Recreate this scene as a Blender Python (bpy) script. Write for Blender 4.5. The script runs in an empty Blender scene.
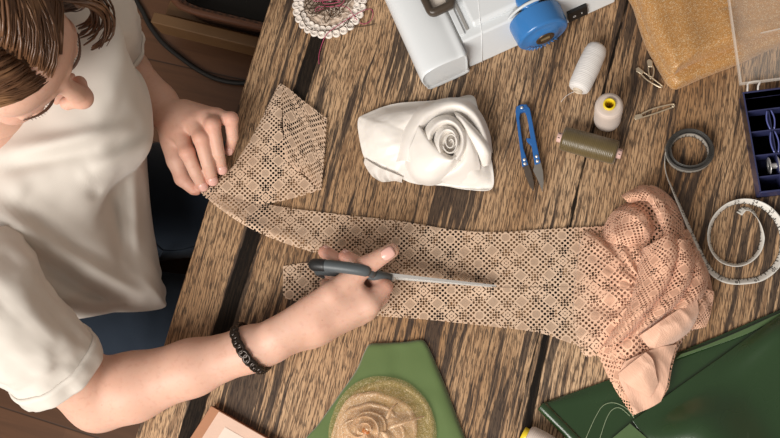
import bpy, bmesh, math, random
import numpy as np
from mathutils import Vector, Matrix, noise as mnoise
random.seed(7)
rng = np.random.default_rng(7)
SC = bpy.context.scene
COL = SC.collection
T = 0.75                                   # height of the table top above the floor
# ------------------------------------------------------------------ camera
FPX = 976.0
_u = Vector((-170.0, 230.0, 976.0)).normalized()       # world up seen by the camera
_x = (Vector((1, 0, 0)) - _u * _u.x).normalized()
_y = _u.cross(_x)
RM = Matrix((_x, _y, _u))                              # camera -> world
CAM = Vector((0, 0, T)) + RM @ Vector((0, 0, 1.22))
cd = bpy.data.cameras.new('camera')
cam = bpy.data.objects.new('camera', cd); COL.objects.link(cam)
cam.matrix_world = Matrix.Translation(CAM) @ RM.to_4x4()
cd.sensor_width = 36.0
cd.lens = FPX * 36.0 / 780.0
cd.clip_start = 0.02
SC.camera = cam

def P(px, py, z=0.0):
    """the point at height z above the table top that the photograph shows at (px, py)"""
    d = RM @ Vector((px - 390.0, 219.0 - py, -FPX))
    t = (T + z - CAM.z) / d.z
    return CAM + d * t
def S(z=0.0):
    return (CAM.z - T - z) / (CAM.z - T) * 0.00125
def PP(pts):
    return [P(*p) for p in pts]

# ------------------------------------------------------------------ objects
def link(name, data, parent=None):
    o = bpy.data.objects.new(name, data); COL.objects.link(o)
    if parent is not None: o.parent = parent
    return o
def tag(o, label=None, cat=None, group=None, kind=None):
    if label: o['label'] = label
    if cat: o['category'] = cat
    if group: o['group'] = group
    if kind: o['kind'] = kind
    return o
def thing(name, label, cat, loc=(0, 0, 0), group=None):
    o = link(name, None); o.location = loc; o.empty_display_size = 0.02
    return tag(o, label, cat, group)

def wm(o):
    M = o.matrix_basis.copy()
    while o.parent is not None:
        o = o.parent; M = o.matrix_basis @ M
    return M

class MB:
    def __init__(s):
        s.v, s.f, s.sm, s.uv, s.mi = [], [], [], [], []
    def add(s, verts, faces, smooth=True, uvs=None, mi=0):
        b = len(s.v)
        s.v.extend([tuple(p) for p in verts])
        for k, f in enumerate(faces):
            s.f.append([b + i for i in f]); s.sm.append(smooth); s.mi.append(mi)
            s.uv.append([uvs[i] for i in f] if uvs is not None else [(0, 0)] * len(f))
        return s
    def grid(s, G, closed_u=False, closed_v=False, uv=None, smooth=True, mi=0):
        n, m = len(G), len(G[0]); F = []
        for i in range(n if closed_u else n - 1):
            for j in range(m if closed_v else m - 1):
                a, b = i, (i + 1) % n; c, d = j, (j + 1) % m
                F.append((a * m + c, b * m + c, b * m + d, a * m + d))
        return s.add([p for r in G for p in r], F, smooth, [q for r in uv for q in r] if uv is not None else None, mi)
    def fan(s, ring, flip=False, smooth=False, mi=0):
        c = Vector((0, 0, 0))
        for p in ring: c += Vector(p)
        c /= len(ring); n = len(ring)
        F = [((i + 1) % n, i, n) if flip else (i, (i + 1) % n, n) for i in range(n)]
        return s.add(list(ring) + [c], F, smooth, None, mi)
    def tube(s, pts, r, n=10, caps=True, flat=1.0, closed=False, mi=0, up=None):
        pts = [Vector(p) for p in pts]; k = len(pts)
        rr = r if hasattr(r, '__len__') else [r] * k
        rings = []; side = None
        for i, p in enumerate(pts):
            if closed: t = pts[(i + 1) % k] - pts[i - 1]
            else: t = pts[min(i + 1, k - 1)] - pts[max(i - 1, 0)]
            if t.length < 1e-9: t = Vector((0, 0, 1))
            t.normalize()
            if side is None:
                u0 = Vector(up) if up is not None else (Vector((0, 0, 1)) if abs(t.z) < 0.9 else Vector((1, 0, 0)))
                side = t.cross(u0).normalized()
            else:
                if up is not None: side = t.cross(Vector(up))
                side = (side - t * side.dot(t)).normalized()
            w = side.cross(t)
            rings.append([p + side * math.cos(2 * math.pi * a / n) * rr[i] + w * math.sin(2 * math.pi * a / n) * rr[i] * flat for a in range(n)])
        s.grid(rings, closed_u=closed, closed_v=True, mi=mi)
        if caps and not closed:
            s.fan(rings[0], True, True, mi); s.fan(rings[-1], False, True, mi)
        return s
    def lathe(s, prof, o=(0, 0, 0), ax=(0, 0, 1), n=28, mi=0):
        o = Vector(o); ax = Vector(ax).normalized()
        a = ax.orthogonal().normalized(); b = ax.cross(a)
        G = [[o + ax * h + (a * math.cos(2 * math.pi * i / n) + b * math.sin(2 * math.pi * i / n)) * r for i in range(n)] for r, h in prof]
        return s.grid(G, closed_v=True, mi=mi)
    def prism(s, poly, z0, z1, mi=0, smooth=False):
        """poly: list of (x, y) counter-clockwise; absolute z"""
        n = len(poly)
        lo = [(p[0], p[1], z0) for p in poly]; hi = [(p[0], p[1], z1) for p in poly]
        s.add(lo + hi, [(i, (i + 1) % n, n + (i + 1) % n, n + i) for i in range(n)], smooth, None, mi)
        s.add(lo, [tuple(reversed(range(n)))], False, None, mi); s.add(hi, [tuple(range(n))], False, None, mi)
        return s
    def box(s, o, X, Y, Z, mi=0):
        o, X, Y, Z = map(Vector, (o, X, Y, Z))
        V = [o + X * i + Y * j + Z * k for k in (-.5, .5) for j in (-.5, .5) for i in (-.5, .5)]
        return s.add(V, [(0, 2, 3, 1), (4, 5, 7, 6), (0, 1, 5, 4), (2, 6, 7, 3), (0, 4, 6, 2), (1, 3, 7, 5)], False, None, mi)
    def build(s, name, mats, parent=None, origin=None, rot=None, bevel=0, seg=2, solid=0, sub=0, off=0):
        me = bpy.data.meshes.new(name)
        V = s.v
        if origin is None and parent is None:
            a = np.array(V); origin = ((a[:, 0].min() + a[:, 0].max()) / 2, (a[:, 1].min() + a[:, 1].max()) / 2, a[:, 2].min())
        if origin is None: M = wm(parent)
        else: M = Matrix.Translation(Vector(origin)) @ (rot.to_4x4() if rot is not None else Matrix())
        Mi = M.inverted()
        me.from_pydata([Mi @ Vector(p) for p in V], [], s.f)
        me.polygons.foreach_set('use_smooth', s.sm)
        if not isinstance(mats, (list, tuple)): mats = [mats]
        for m in mats: me.materials.append(m)
        me.polygons.foreach_set('material_index', s.mi)
        if any(any(q != (0, 0) for q in u) for u in s.uv):
            l = me.uv_layers.new(name='UVMap')
            l.data.foreach_set('uv', [c for u in s.uv for q in u for c in q])
        bm = bmesh.new(); bm.from_mesh(me)
        bmesh.ops.remove_doubles(bm, verts=bm.verts, dist=1e-6)
        bmesh.ops.recalc_face_normals(bm, faces=bm.faces)
        bm.to_mesh(me); bm.free(); me.update()
        o = link(name, me, parent)
        if parent is None:
            o.location = M.translation
            if rot is not None: o.rotation_euler = rot.to_euler()
        elif origin is not None:
            o.location = M.translation - parent.location
            if rot is not None: o.rotation_euler = rot.to_euler()
        if solid:
            md = o.modifiers.new('thickness', 'SOLIDIFY'); md.thickness = solid; md.offset = off
        if bevel:
            md = o.modifiers.new('bevel', 'BEVEL'); md.width = bevel; md.segments = seg; md.limit_method = 'ANGLE'; md.angle_limit = 0.6
            for p in me.polygons: p.use_smooth = True
            md.harden_normals = True
        if sub:
            md = o.modifiers.new('subdivision', 'SUBSURF'); md.levels = sub; md.render_levels = sub
        return o

def cr(p0, p1, p2, p3, t):
    return 0.5 * ((2 * p1) + (p2 - p0) * t + (2 * p0 - 5 * p1 + 4 * p2 - p3) * t * t + (3 * p1 - p0 - 3 * p2 + p3) * t ** 3)
def spline(pts, n, closed=False):
    """n samples along a Catmull-Rom curve through pts (numpy rows)"""
    A = np.array([tuple(p) for p in pts], float); k = len(A); out = []
    seg = k if closed else k - 1
    for i in range(n):
        x = i / (n if closed else n - 1) * seg
        j = min(int(x), seg - 1); t = x - j
        if closed: q = [A[(j + d) % k] for d in (-1, 0, 1, 2)]
        else: q = [A[min(max(j + d, 0), k - 1)] for d in (-1, 0, 1, 2)]
        out.append(cr(*q, t))
    return np.array(out)
def sheet(rows, n, m, cu=False, cv=False):
    """bicubic surface through a grid of control points -> n x m numpy points"""
    R = [spline(r, m, cv) for r in rows]
    R = np.array(R)
    return np.stack([spline(R[:, j], n, cu) for j in range(m)], 1)
def uv_arc(G, g, u0=0.0, v0=0.0):
    G = np.asarray(G); n, m = G.shape[:2]
    du = np.linalg.norm(np.diff(G, axis=0), axis=2).mean(1); dv = np.linalg.norm(np.diff(G, axis=1), axis=2).mean(0)
    U = np.concatenate([[0], np.cumsum(du)]) / g + u0; W = np.concatenate([[0], np.cumsum(dv)]) / g + v0
    return [[(float(U[i]), float(W[j])) for j in range(m)] for i in range(n)]
def nz(p, s, seed=0.0, oct=3):
    return mnoise.fractal(Vector((p[0] * s + seed * 17.3, p[1] * s - seed * 9.1, p[2] * s + seed * 3.7)), 1.0, 2.0, oct)
def outline_pts(pts, n=80, z=0.0):
    return [P(p[0], p[1], z) for p in spline(pts, n, True)]
def area2(poly):
    return sum(poly[i][0] * poly[(i + 1) % len(poly)][1] - poly[(i + 1) % len(poly)][0] * poly[i][1] for i in range(len(poly)))
def ccw(poly):
    return poly if area2(poly) > 0 else list(reversed(poly))

# ------------------------------------------------------------------ materials
def lin(c):
    if isinstance(c, str):
        c = [int(c[i:i + 2], 16) / 255 for i in (0, 2, 4)]
    return tuple(((x / 12.92) if x <= 0.04045 else ((x + 0.055) / 1.055) ** 2.4) for x in c) + (1.0,)
class NT:
    def __init__(s, name):
        s.mat = bpy.data.materials.new(name); s.mat.use_nodes = True
        s.t = s.mat.node_tree; s.t.nodes.clear()
        s.out = s.t.nodes.new('ShaderNodeOutputMaterial')
        s.b = s.t.nodes.new('ShaderNodeBsdfPrincipled'); s.link(s.b.outputs[0], s.out.inputs[0])
    def link(s, a, b): s.t.links.new(a, b)
    def put(s, sock, v):
        if isinstance(v, bpy.types.NodeSocket): s.link(v, sock)
        elif v is not None: sock.default_value = v
    def n(s, kind, **kw):
        nd = s.t.nodes.new(kind)
        for k, v in kw.items(): setattr(nd, k, v)
        return nd
    def m(s, op, a, b=None, c=None):
        nd = s.n('ShaderNodeMath', operation=op)
        for i, v in enumerate((a, b, c)):
            if v is not None: s.put(nd.inputs[i], v)
        return nd.outputs[0]
    def co(s, kind='Object'): return s.n('ShaderNodeTexCoord').outputs[kind]
    def mapv(s, v, scale=(1, 1, 1), rot=(0, 0, 0), loc=(0, 0, 0)):
        nd = s.n('ShaderNodeMapping'); s.put(nd.inputs[0], v)
        nd.inputs['Scale'].default_value = scale; nd.inputs['Rotation'].default_value = rot; nd.inputs['Location'].default_value = loc
        return nd.outputs[0]
    def sep(s, v):
        nd = s.n('ShaderNodeSeparateXYZ'); s.put(nd.inputs[0], v); return nd.outputs
    def comb(s, x=0, y=0, z=0):
        nd = s.n('ShaderNodeCombineXYZ')
        for i, v in enumerate((x, y, z)): s.put(nd.inputs[i], v)
        return nd.outputs[0]
    def noise(s, v, scale=5, detail=3, rough=.55, dist=0):
        nd = s.n('ShaderNodeTexNoise'); s.put(nd.inputs['Vector'], v)
        for k, x in (('Scale', scale), ('Detail', detail), ('Roughness', rough), ('Distortion', dist)): nd.inputs[k].default_value = x
        return nd.outputs['Fac']
    def ramp(s, f, stops):
        nd = s.n('ShaderNodeValToRGB'); s.put(nd.inputs[0], f); e = nd.color_ramp.elements
        while len(e) < len(stops): e.new(0.5)
        for el, (p, c) in zip(e, stops):
            el.position = p; el.color = lin(c) if isinstance(c, str) else ((c, c, c, 1) if not hasattr(c, '__len__') else c)
        return nd.outputs[0]
    def mix(s, f, a, b, mode='MIX'):
        nd = s.n('ShaderNodeMix', data_type='RGBA', blend_type=mode)
        s.put(nd.inputs[0], f)
        for i, v in ((6, a), (7, b)):
            s.put(nd.inputs[i], lin(v) if isinstance(v, str) else v)
        return nd.outputs[2]
    def sstep(s, x, a, b):
        nd = s.n('ShaderNodeMapRange', interpolation_type='SMOOTHSTEP'); s.put(nd.inputs[0], x)
        nd.inputs[1].default_value = a; nd.inputs[2].default_value = b
        return nd.outputs[0]
    def bump(s, h, strength=.3, dist=.001, normal=None):
        nd = s.n('ShaderNodeBump'); s.put(nd.inputs['Height'], h)
        nd.inputs['Strength'].default_value = strength; nd.inputs['Distance'].default_value = dist
        if normal is not None: s.link(normal, nd.inputs['Normal'])
        s.link(nd.outputs[0], s.b.inputs['Normal']); return nd.outputs[0]
    def set(s, **kw):
        for k, v in kw.items():
            k = {'color': 'Base Color', 'rough': 'Roughness', 'metal': 'Metallic', 'spec': 'Specular IOR Level', 'sheen': 'Sheen Weight', 'trans': 'Transmission Weight',
                 'sss': 'Subsurface Weight', 'coat': 'Coat Weight', 'ior': 'IOR', 'alpha': 'Alpha', 'coatr': 'Coat Roughness', 'aniso': 'Anisotropic'}.get(k, k)
            s.put(s.b.inputs[k], lin(v) if isinstance(v, str) else v)
        return s
def plain(name, color, rough=.5, var=.12, scale=60, bump=.15, bscale=300, **kw):
    m = NT(name); o = m.co()
    f = m.noise(o, scale, 3)
    c = lin(color)
    m.set(color=m.mix(f, tuple(x * (1 - var) for x in c[:3]) + (1,), tuple(min(1, x * (1 + var)) for x in c[:3]) + (1,)), rough=rough, **kw)
    if bump: m.bump(m.noise(o, bscale, 2), bump, .0006)
    return m.mat
# ------------------------------------------------------------------ light and view
SC.view_settings.view_transform = 'Standard'; SC.view_settings.look = 'None'
SC.view_settings.gamma = 1.0; SC.view_settings.use_curve_mapping = False
SC.view_settings.exposure = 0.0
SC.cycles.use_denoising = True
SC.cycles.max_bounces = 10; SC.cycles.transparent_max_bounces = 24
w = bpy.data.worlds.new('room_light'); SC.world = w; w.use_nodes = True
w.node_tree.nodes['Background'].inputs[0].default_value = lin('f0e6de'); w.node_tree.nodes['Background'].inputs[1].default_value = 0.34
def area_light(name, loc, target, sx, sy, power, color):
    l = bpy.data.lights.new(name, 'AREA'); l.shape = 'RECTANGLE'; l.size = sx; l.size_y = sy; l.energy = power; l.color = lin(color)[:3]
    o = link(name, l); o.location = loc
    o.rotation_euler = (Vector(target) - Vector(loc)).to_track_quat('-Z', 'Y').to_euler()
    return o
area_light('window_daylight', (-.85, -1.75, 2.5), (0.1, 0, .75), 1.6, 1.4, 94, 'fffaf4')

# ------------------------------------------------------------------ table
ga = P(135, 438); gb = P(270, 0)
gdir = (gb - ga).normalized(); gang = math.atan2(gdir.y, gdir.x)
tab = thing('work_table', 'weathered wooden plank work table with charcoal seams under the sewing things', 'table', (ga.x, ga.y, 0))
tab.rotation_euler = (0, 0, gang)
def along(px, py):
    d = P(px, py) - ga; return d.dot(gdir), -(d.x * -gdir.y + d.y * gdir.x)
def table_wood():
    m = NT('weathered_wood'); x, y, z = m.sep(m.co())
    v = m.m('MULTIPLY', y, -1.0)                     # across the planks, from the person's edge
    def band(pts, seed):
        """a seam: half width and centre run linearly along the grain between two pixels"""
        (pa, wa), (pb, wb) = pts
        a = along(*pa); b = along(*pb)
        k = (b[1] - a[1]) / (b[0] - a[0])
        c = m.m('MULTIPLY_ADD', x, k, a[1] - k * a[0])
        kw = (wb - wa) / (b[0] - a[0])
        h = m.m('MULTIPLY_ADD', x, kw, wa - kw * a[0])
        nn = m.noise(m.comb(m.m('MULTIPLY', x, 40), m.m('MULTIPLY', v, 90), seed), 1, 3)
        d = m.m('ABSOLUTE', m.m('SUBTRACT', v, c))
        d = m.m('ADD', d, m.m('MULTIPLY', m.m('SUBTRACT', nn, .5), .0055))
        return m.m('SUBTRACT', d, h)
    dA = band((((314, 50), .0100), ((226, 318), .0105)), 1)
    dB = band((((580, 180), .0010), ((526, 430), .0055)), 2)
    dC = band((((617, 40), .0014), ((580, 180), .0010)), 2)
    sA = m.sstep(dA, .0012, -.0008); sB = m.sstep(dB, .001, -.0008); sC = m.sstep(dC, .001, -.0006)
    seam = m.m('MAXIMUM', sA, m.m('MAXIMUM', sB, sC))
    wob = m.noise(m.comb(m.m('MULTIPLY', x, 5), m.m('MULTIPLY', v, 9), 3), 1, 2)
    vw = m.m('MULTIPLY_ADD', wob, .022, v)
    zone = m.noise(m.comb(m.m('MULTIPLY', x, 3.0), m.m('MULTIPLY', v, 11), 5), 1, 3, .55)
    st = m.noise(m.comb(m.m('MULTIPLY', x, 5.5), m.m('MULTIPLY', vw, 120), 0), 1, 5, .62)          # long burnt streaks
    fine = m.noise(m.comb(m.m('MULTIPLY', x, 16), m.m('MULTIPLY', vw, 420), 4), 1, 3, .6)           # grain
    slant = m.m('MULTIPLY_ADD', x, .13, v)
    po = m.noise(m.comb(m.m('MULTIPLY', x, 75), m.m('MULTIPLY', slant, 640), 9), 1, 2, .5)          # short pores
    tint = m.noise(m.comb(m.m('MULTIPLY', x, 2.0), m.m('MULTIPLY', v, 6), 7), 1, 2)
    base = m.mix(m.sstep(tint, .3, .7), 'a07a54', 'cfae8a')
    c = m.mix(m.m('MULTIPLY', m.sstep(fine, .44, .60), .72), base, '624630')
    c = m.mix(m.m('MULTIPLY', m.sstep(po, .51, .59), .70), c, '2f2620')
    burn = m.sstep(m.m('ADD', m.m('MULTIPLY', m.m('SUBTRACT', st, .5), 1.0), m.m('MULTIPLY', m.m('SUBTRACT', zone, .5), .85)), .010, .09)
    c = m.mix(m.m('MULTIPLY', burn, .84), c, '2b2320')
    c = m.mix(m.m('MULTIPLY', seam, .97), c, '1a1715')
    m.set(color=c, rough=.62, spec=m.m('MULTIPLY_ADD', seam, -.28, .35))
    h = m.m('SUBTRACT', m.m('ADD', m.m('MULTIPLY', st, -.5), m.m('MULTIPLY', m.sstep(po, .5, .68), -.4)), m.m('MULTIPLY', seam, 1.2))
    m.bump(h, .5, .0012)
    return m.mat
WOOD = table_wood()
def tl(x, v, z): return tab.matrix_basis @ Vector((x, -v, z))
L0, L1, WID = -.45, 1.0, 1.05
mb = MB(); mb.box(tl((L0 + L1) / 2, WID / 2, T - .02), gdir * (L1 - L0), Vector((-gdir.y, gdir.x, 0)) * -WID, (0, 0, .04))
mb.build('tabletop', WOOD, tab, bevel=.002)
for a, b in ((L0 + .08, .09), (L0 + .08, WID - .09), (L1 - .08, .09), (L1 - .08, WID - .09)):
    mb = MB(); mb.box(tl(a, b, (T - .04) / 2), gdir * .06, Vector((-gdir.y, gdir.x, 0)) * .06, (0, 0, T - .04)); mb.build('leg', WOOD, tab, bevel=.002)

# ------------------------------------------------------------------ floor and low shelf
def floor_mat():
    m = NT('floor_boards'); x, y, z = m.sep(m.mapv(m.co(), rot=(0, 0, math.radians(16))))
    row = m.m('FLOOR', m.m('DIVIDE', y, .09)); fr = m.m('FRACT', m.m('DIVIDE', y, .09))
    t = m.noise(m.comb(m.m('MULTIPLY', row, 7.3), m.m('FLOOR', m.m('ADD', m.m('MULTIPLY', x, 1.1), m.m('MULTIPLY', row, .37))), 0), 1, 1)
    g = m.noise(m.comb(m.m('MULTIPLY', x, 4), m.m('MULTIPLY', y, 60), m.m('MULTIPLY', row, 3)), 1, 4, .6, .8)
    c = m.mix(g, '4d3321', '765036'); c = m.mix(m.m('MULTIPLY', m.sstep(t, .35, .7), .5), c, '42260f')
    gap = m.m('MAXIMUM', m.sstep(fr, .03, .0), m.sstep(fr, .97, 1.0))
    c = m.mix(m.m('MULTIPLY', gap, .8), c, '1d120b')
    m.set(color=c, rough=.45); m.bump(m.m('SUBTRACT', m.m('MULTIPLY', g, .3), gap), .3, .001)
    return m.mat
mb = MB(); mb.box((0, 0, -.025), (6, 0, 0), (0, 6, 0), (0, 0, .05)); tag(mb.build('floor', floor_mat(), origin=(0, 0, 0)), kind='structure')

wallm = plain('painted_wall', 'cfc6ba', .9, .03, 3, .05)
for nm, o_, sx, sy in (('wall_back', (0, 2.75, 1.3), 6, .1), ('wall_left', (-2.75, 0, 1.3), .1, 5.4), ('wall_right', (2.75, 0, 1.3), .1, 5.4)):
    mb = MB(); mb.box(o_, (sx, 0, 0), (0, sy, 0), (0, 0, 2.6)); tag(mb.build(nm, wallm), kind='structure')
zf = -T + .10
e0, e1 = P(150, 22, zf), P(256, 48, zf)                  # lower front edge of the rail's top
dr = (e1 - e0).normalized(); dn = Vector((-dr.y, dr.x, 0))
shelf = thing('low_shelf', 'low pale wooden shelf with a rail standing on the floor behind the table edge', 'shelf', (e0.x, e0.y, 0))
pale = plain('pale_rail_wood', '7d5d3c', .5, .2, 12)
L = (e1 - e0).length + .12
mb = MB(); mb.box(e0 + dr * L / 2 + dn * .0125 + Vector((0, 0, -.03)), dr * L, dn * .025, (0, 0, .06)); mb.build('rail', pale, shelf, bevel=.003)
mb = MB(); mb.box(e0 + dr * L / 2 + dn * .22 + Vector((0, 0, -.06)), dr * L, dn * .36, (0, 0, .03)); mb.build('shelf_board', pale, shelf, bevel=.003)
for s_ in (.02, L - .02):
    mb = MB(); mb.box(Vector((e0.x, e0.y, .02)) + dr * s_ + dn * .38, dr * .04, dn * .04, (0, 0, .04)); mb.build('foot', pale, shelf, bevel=.002)
def wicker_mat():
    m = NT('brown_wicker'); x, y, z = m.sep(m.co())
    a = m.m('SINE', m.m('MULTIPLY', m.m('ADD', x, m.m('MULTIPLY', y, .4)), 420)); b = m.m('SINE', m.m('MULTIPLY', m.m('ADD', z, m.m('MULTIPLY', y, .8)), 500))
    f = m.m('MULTIPLY_ADD', m.m('MULTIPLY', a, b), .5, .5)
    m.set(color=m.mix(f, '2b1a12', '6b4530'), rough=.55); m.bump(f, .8, .003); return m.mat
bo = e0 + dr * (L / 2 + .01) + dn * .186
bas = thing('wicker_basket', 'dark brown wicker basket with a black lining on the low shelf', 'basket', (bo.x, bo.y, T + zf - .0435))
zb = T + zf - .0435
def ring(hw, hd, z, n=48):
    R = []
    for i in range(n):
        a = 2 * math.pi * i / n; c, s = math.cos(a), math.sin(a)
        k = (abs(c) ** 6 + abs(s) ** 6) ** (-1 / 6)
        R.append(Vector((bo.x, bo.y, z)) + dr * hw * c * k + dn * hd * s * k)
    return R
hw, hd = L / 2 - .03, .155
mb = MB(); mb.grid([ring(hw * .96, hd * .93, zb), ring(hw, hd, zb + .06), ring(hw, hd, zb + .085), ring(hw - .012, hd - .012, zb + .085), ring(hw - .012, hd - .012, zb + .01)], closed_v=True)
mb.fan(ring(hw * .96, hd * .93, zb)); mb.build('basket_body', wicker_mat(), bas)
mb = MB(); mb.tube(ring(hw + .001, hd + .001, zb + .087), .007, 8, closed=True); mb.build('rim', plain('wicker_rim', '6e4630', .5), bas)
mb = MB(); mb.grid([ring(hw - .014, hd - .014, zb + .083), ring(hw - .02, hd - .02, zb + .03)], closed_v=True); mb.fan(ring(hw - .02, hd - .02, zb + .03)); mb.build('lining', plain('black_lining', '15120f', .8), bas)
mb = MB()
pts = [P(133, -14, -T + .006), P(136, 0, -T + .006), P(143, 12, -T + .006), P(150, 26, -T + .006), P(163, 43, -T + .006), P(180, 57, -T + .006), P(200, 71, -T + .006), P(220, 80, -T + .006), P(245, 83, -T + .006), P(275, 78, -T + .006)]
mb.tube(spline(pts, 60), .0055, 10)
tag(mb.build('power_cable', plain('black_rubber', '1b1a19', .5)), 'black power cable curving across the dark floor past the low shelf', 'cable')
# ------------------------------------------------------------------ thread spools
def thread_mat(name, color, rough=.6, period=1500, ax='z', var=.25, spec=.4, sheen=.2):
    m = NT(name); o = m.co(); x, y, z = m.sep(o)
    n1 = m.noise(m.mapv(o, (40, 40, 40)), 1, 2)
    f = m.m('MULTIPLY_ADD', m.m('SINE', m.m('MULTIPLY_ADD', z, period * 2, m.m('MULTIPLY', n1, 9))), .5, .5)
    n2 = m.noise(m.comb(m.m('MULTIPLY', x, 30), m.m('MULTIPLY', y, 30), m.m('MULTIPLY', z, 260)), 1, 3)
    c = lin(color); dk = tuple(q * (1 - var) for q in c[:3]) + (1,)
    m.set(color=m.mix(m.m('MULTIPLY', m.m('ADD', f, n2), .5), dk, c), rough=rough, spec=spec, sheen=sheen)
    m.bump(m.m('ADD', m.m('MULTIPLY', f, .5), m.m('MULTIPLY', n2, 2)), .4, .0008)
    return m.mat
WHITE_TH = thread_mat('white_thread', 'eeeae6'); OLIVE_TH = thread_mat('olive_thread', '6a5a34', .36, 1500, var=.5, spec=.6)
PALE_TH = thread_mat('pale_thread', 'd9c9bd')
YELLOW = plain('yellow_plastic', 'e3c82a', .35); CORE = plain('cream_card_core', 'cdbda8', .6); PINKCAP = plain('pink_paper_cap', 'd7b3a8', .6)
INKM = plain('dark_print', '4a4240', .6)
def spool(name, label, a, b, prof, mat, group, core=None, cap=None, corer=.006, ext=.004):
    """prof: (fraction along the axis, radius); lies or stands along a -> b"""
    a, b = Vector(a), Vector(b); ax = b - a; L = ax.length; d = ax.normalized()
    rot = d.to_track_quat('Z', 'Y').to_matrix()
    t = thing(name, label, 'thread spool', a, group)
    mb = MB(); pr = [(r, f * L) for f, r in prof]
    mb.lathe([(corer, pr[0][1])] + pr + [(corer, pr[-1][1])], a, d, 36)
    mb.build('thread', mat, t, origin=a, rot=rot)
    mb = MB(); q = corer
    mb.lathe([(q * .72, -ext + .001), (q * .72, L + ext - .001), (q * .8, L + ext), (q, L + ext - .0006), (q, L), (q, 0), (q, -ext + .0006), (q * .8, -ext), (q * .72, -ext + .001)], a, d, 28)
    c = mb.build('core', core or CORE, t, origin=a, rot=rot)
    if cap: c['label'] = cap
    return t, a, d, L
SPG = 'thread spools on the table'
BAR = [(.0, .0105), (.02, .0122), (.10, .0138), (.5, .0146), (.85, .0138), (.96, .0120), (1, .0100)]
spool('thread_spool', 'white thread spool lying on its side by the sewing machine handwheel', P(578, 90, .0146), P(598, 46, .0146), BAR, WHITE_TH, SPG, None, None, .0062, .003)
mb = MB(); mb.tube(spline([P(577, 91, .006), P(571, 93, .001), P(565, 97, .0008), P(561, 102, .0008)], 16), .00035, 5)
tag(mb.build('loose_thread', WHITE_TH), 'white loose thread end trailing from the lying white spool', 'thread')
b0 = P(607, 121, 0)
t, *_ = spool('thread_spool', 'pale thread cone standing upright with a bright yellow core', b0 + Vector((0, 0, .004)), b0 + Vector((0, 0, .059)),
      [(0, .0142), (.03, .0158), (.12, .0164), (.24, .0156), (.36, .0165), (.5, .0160), (.7, .0166), (.86, .0166), (.94, .0160), (.985, .0140), (1, .0125)], PALE_TH, SPG, YELLOW, 'bright yellow plastic core', .0072, .004)
t, a, d, L = spool('thread_spool', 'olive brown thread spool lying between the blue snips and the upright cone', P(562, 138, .0150), P(617, 153, .0150),
      [(0, .0110), (.015, .0140), (.05, .0148), (.5, .0150), (.95, .0148), (.985, .0140), (1, .0110)], OLIVE_TH, SPG, PINKCAP, 'pink printed paper core', .0062, .006)
for e, sg in ((a, -1), (a + d * L, 1)):                  # the small print on the paper collars
    sd = d.cross(Vector((0, 0, 1))).normalized()
    mb = MB()
    for q in (-.0028, -.0002, .0024):
        mb.box(e + d * sg * .0032 + sd * q + Vector((0, 0, .0056)), d * .0026, sd * .0012, (0, 0, .0006))
    mb.build('print', INKM, t)
spool('thread_spool', 'small pale spool with yellow end at the bottom edge of the photo', P(527, 436, .013), P(556, 452, .013), BAR, PALE_TH, SPG, YELLOW, 'bright yellow core', .0085, .006)

# ------------------------------------------------------------------ thread snips
BLUE = plain('blue_plastic', '2a63a4', .35, .1, 40); STEEL = plain('brushed_steel', 'b9b4ac', .32, .1, 200, metal=.9); DSTEEL = plain('dark_steel', '75695f', .38, .2, 120, metal=.75)
sn = thing('thread_snips', 'blue handled thread snips with short steel blades', 'thread snips', P(530, 150, 0))
def zpoly(pts, z): return ccw([(p.x, p.y) for p in (P(a, b, z) for a, b in pts)])
def slab(pts, z0, z1, smooth=None):
    q = [tuple(p) for p in (spline([(a, b, 0) for a, b in pts], smooth, True)[:, :2] if smooth else pts)]
    mb = MB(); mb.prism(zpoly(q, (z0 + z1) / 2), T + z0, T + z1); return mb
mb = slab([(515.5, 112), (516.5, 107), (521.5, 105), (527, 105), (530, 109), (527.2, 113.5), (524, 111.8), (520.6, 113.5), (519.6, 119), (521, 131), (523.6, 149), (528.5, 165), (522.2, 167)], .002, .009)
mb.build('handle', BLUE, sn, bevel=.0012)
mb = slab([(524, 110), (526.5, 106), (530, 109.2), (532.6, 122), (536, 140), (540.8, 163), (534.8, 165.5), (531.5, 146), (526.8, 141.6), (526.2, 138.6), (530.6, 138.8), (528.4, 124), (526.6, 116)], .0045, .0115)
mb.build('handle', BLUE, sn, bevel=.0012)
mb = slab([(522.8, 165), (528.5, 164), (531.5, 172), (534.2, 183), (533.6, 191.5), (529.5, 186), (525.4, 176)], .003, .0062); mb.build('blade', DSTEEL, sn, bevel=.0006)
mb = slab([(534.6, 164), (541, 162.5), (543.2, 172), (543.8, 183), (542.6, 192.5), (538.6, 182), (533, 170.6)], .006, .0092); mb.build('blade', STEEL, sn, bevel=.0006)
for px, py, z in ((524.4, 159.6, .009), (525, 163.6, .009), (536.6, 156.4, .0115), (537.4, 161, .0115), (521.8, 107.6, .0095)):
    mb = MB(); mb.lathe([(.0001, .0014), (.0012, .0012), (.0019, .0006), (.0021, 0)], P(px, py, z), n=14); mb.build('rivet', plain('bright_rivet', 'e6e4e0', .25, metal=.7), sn)

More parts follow.
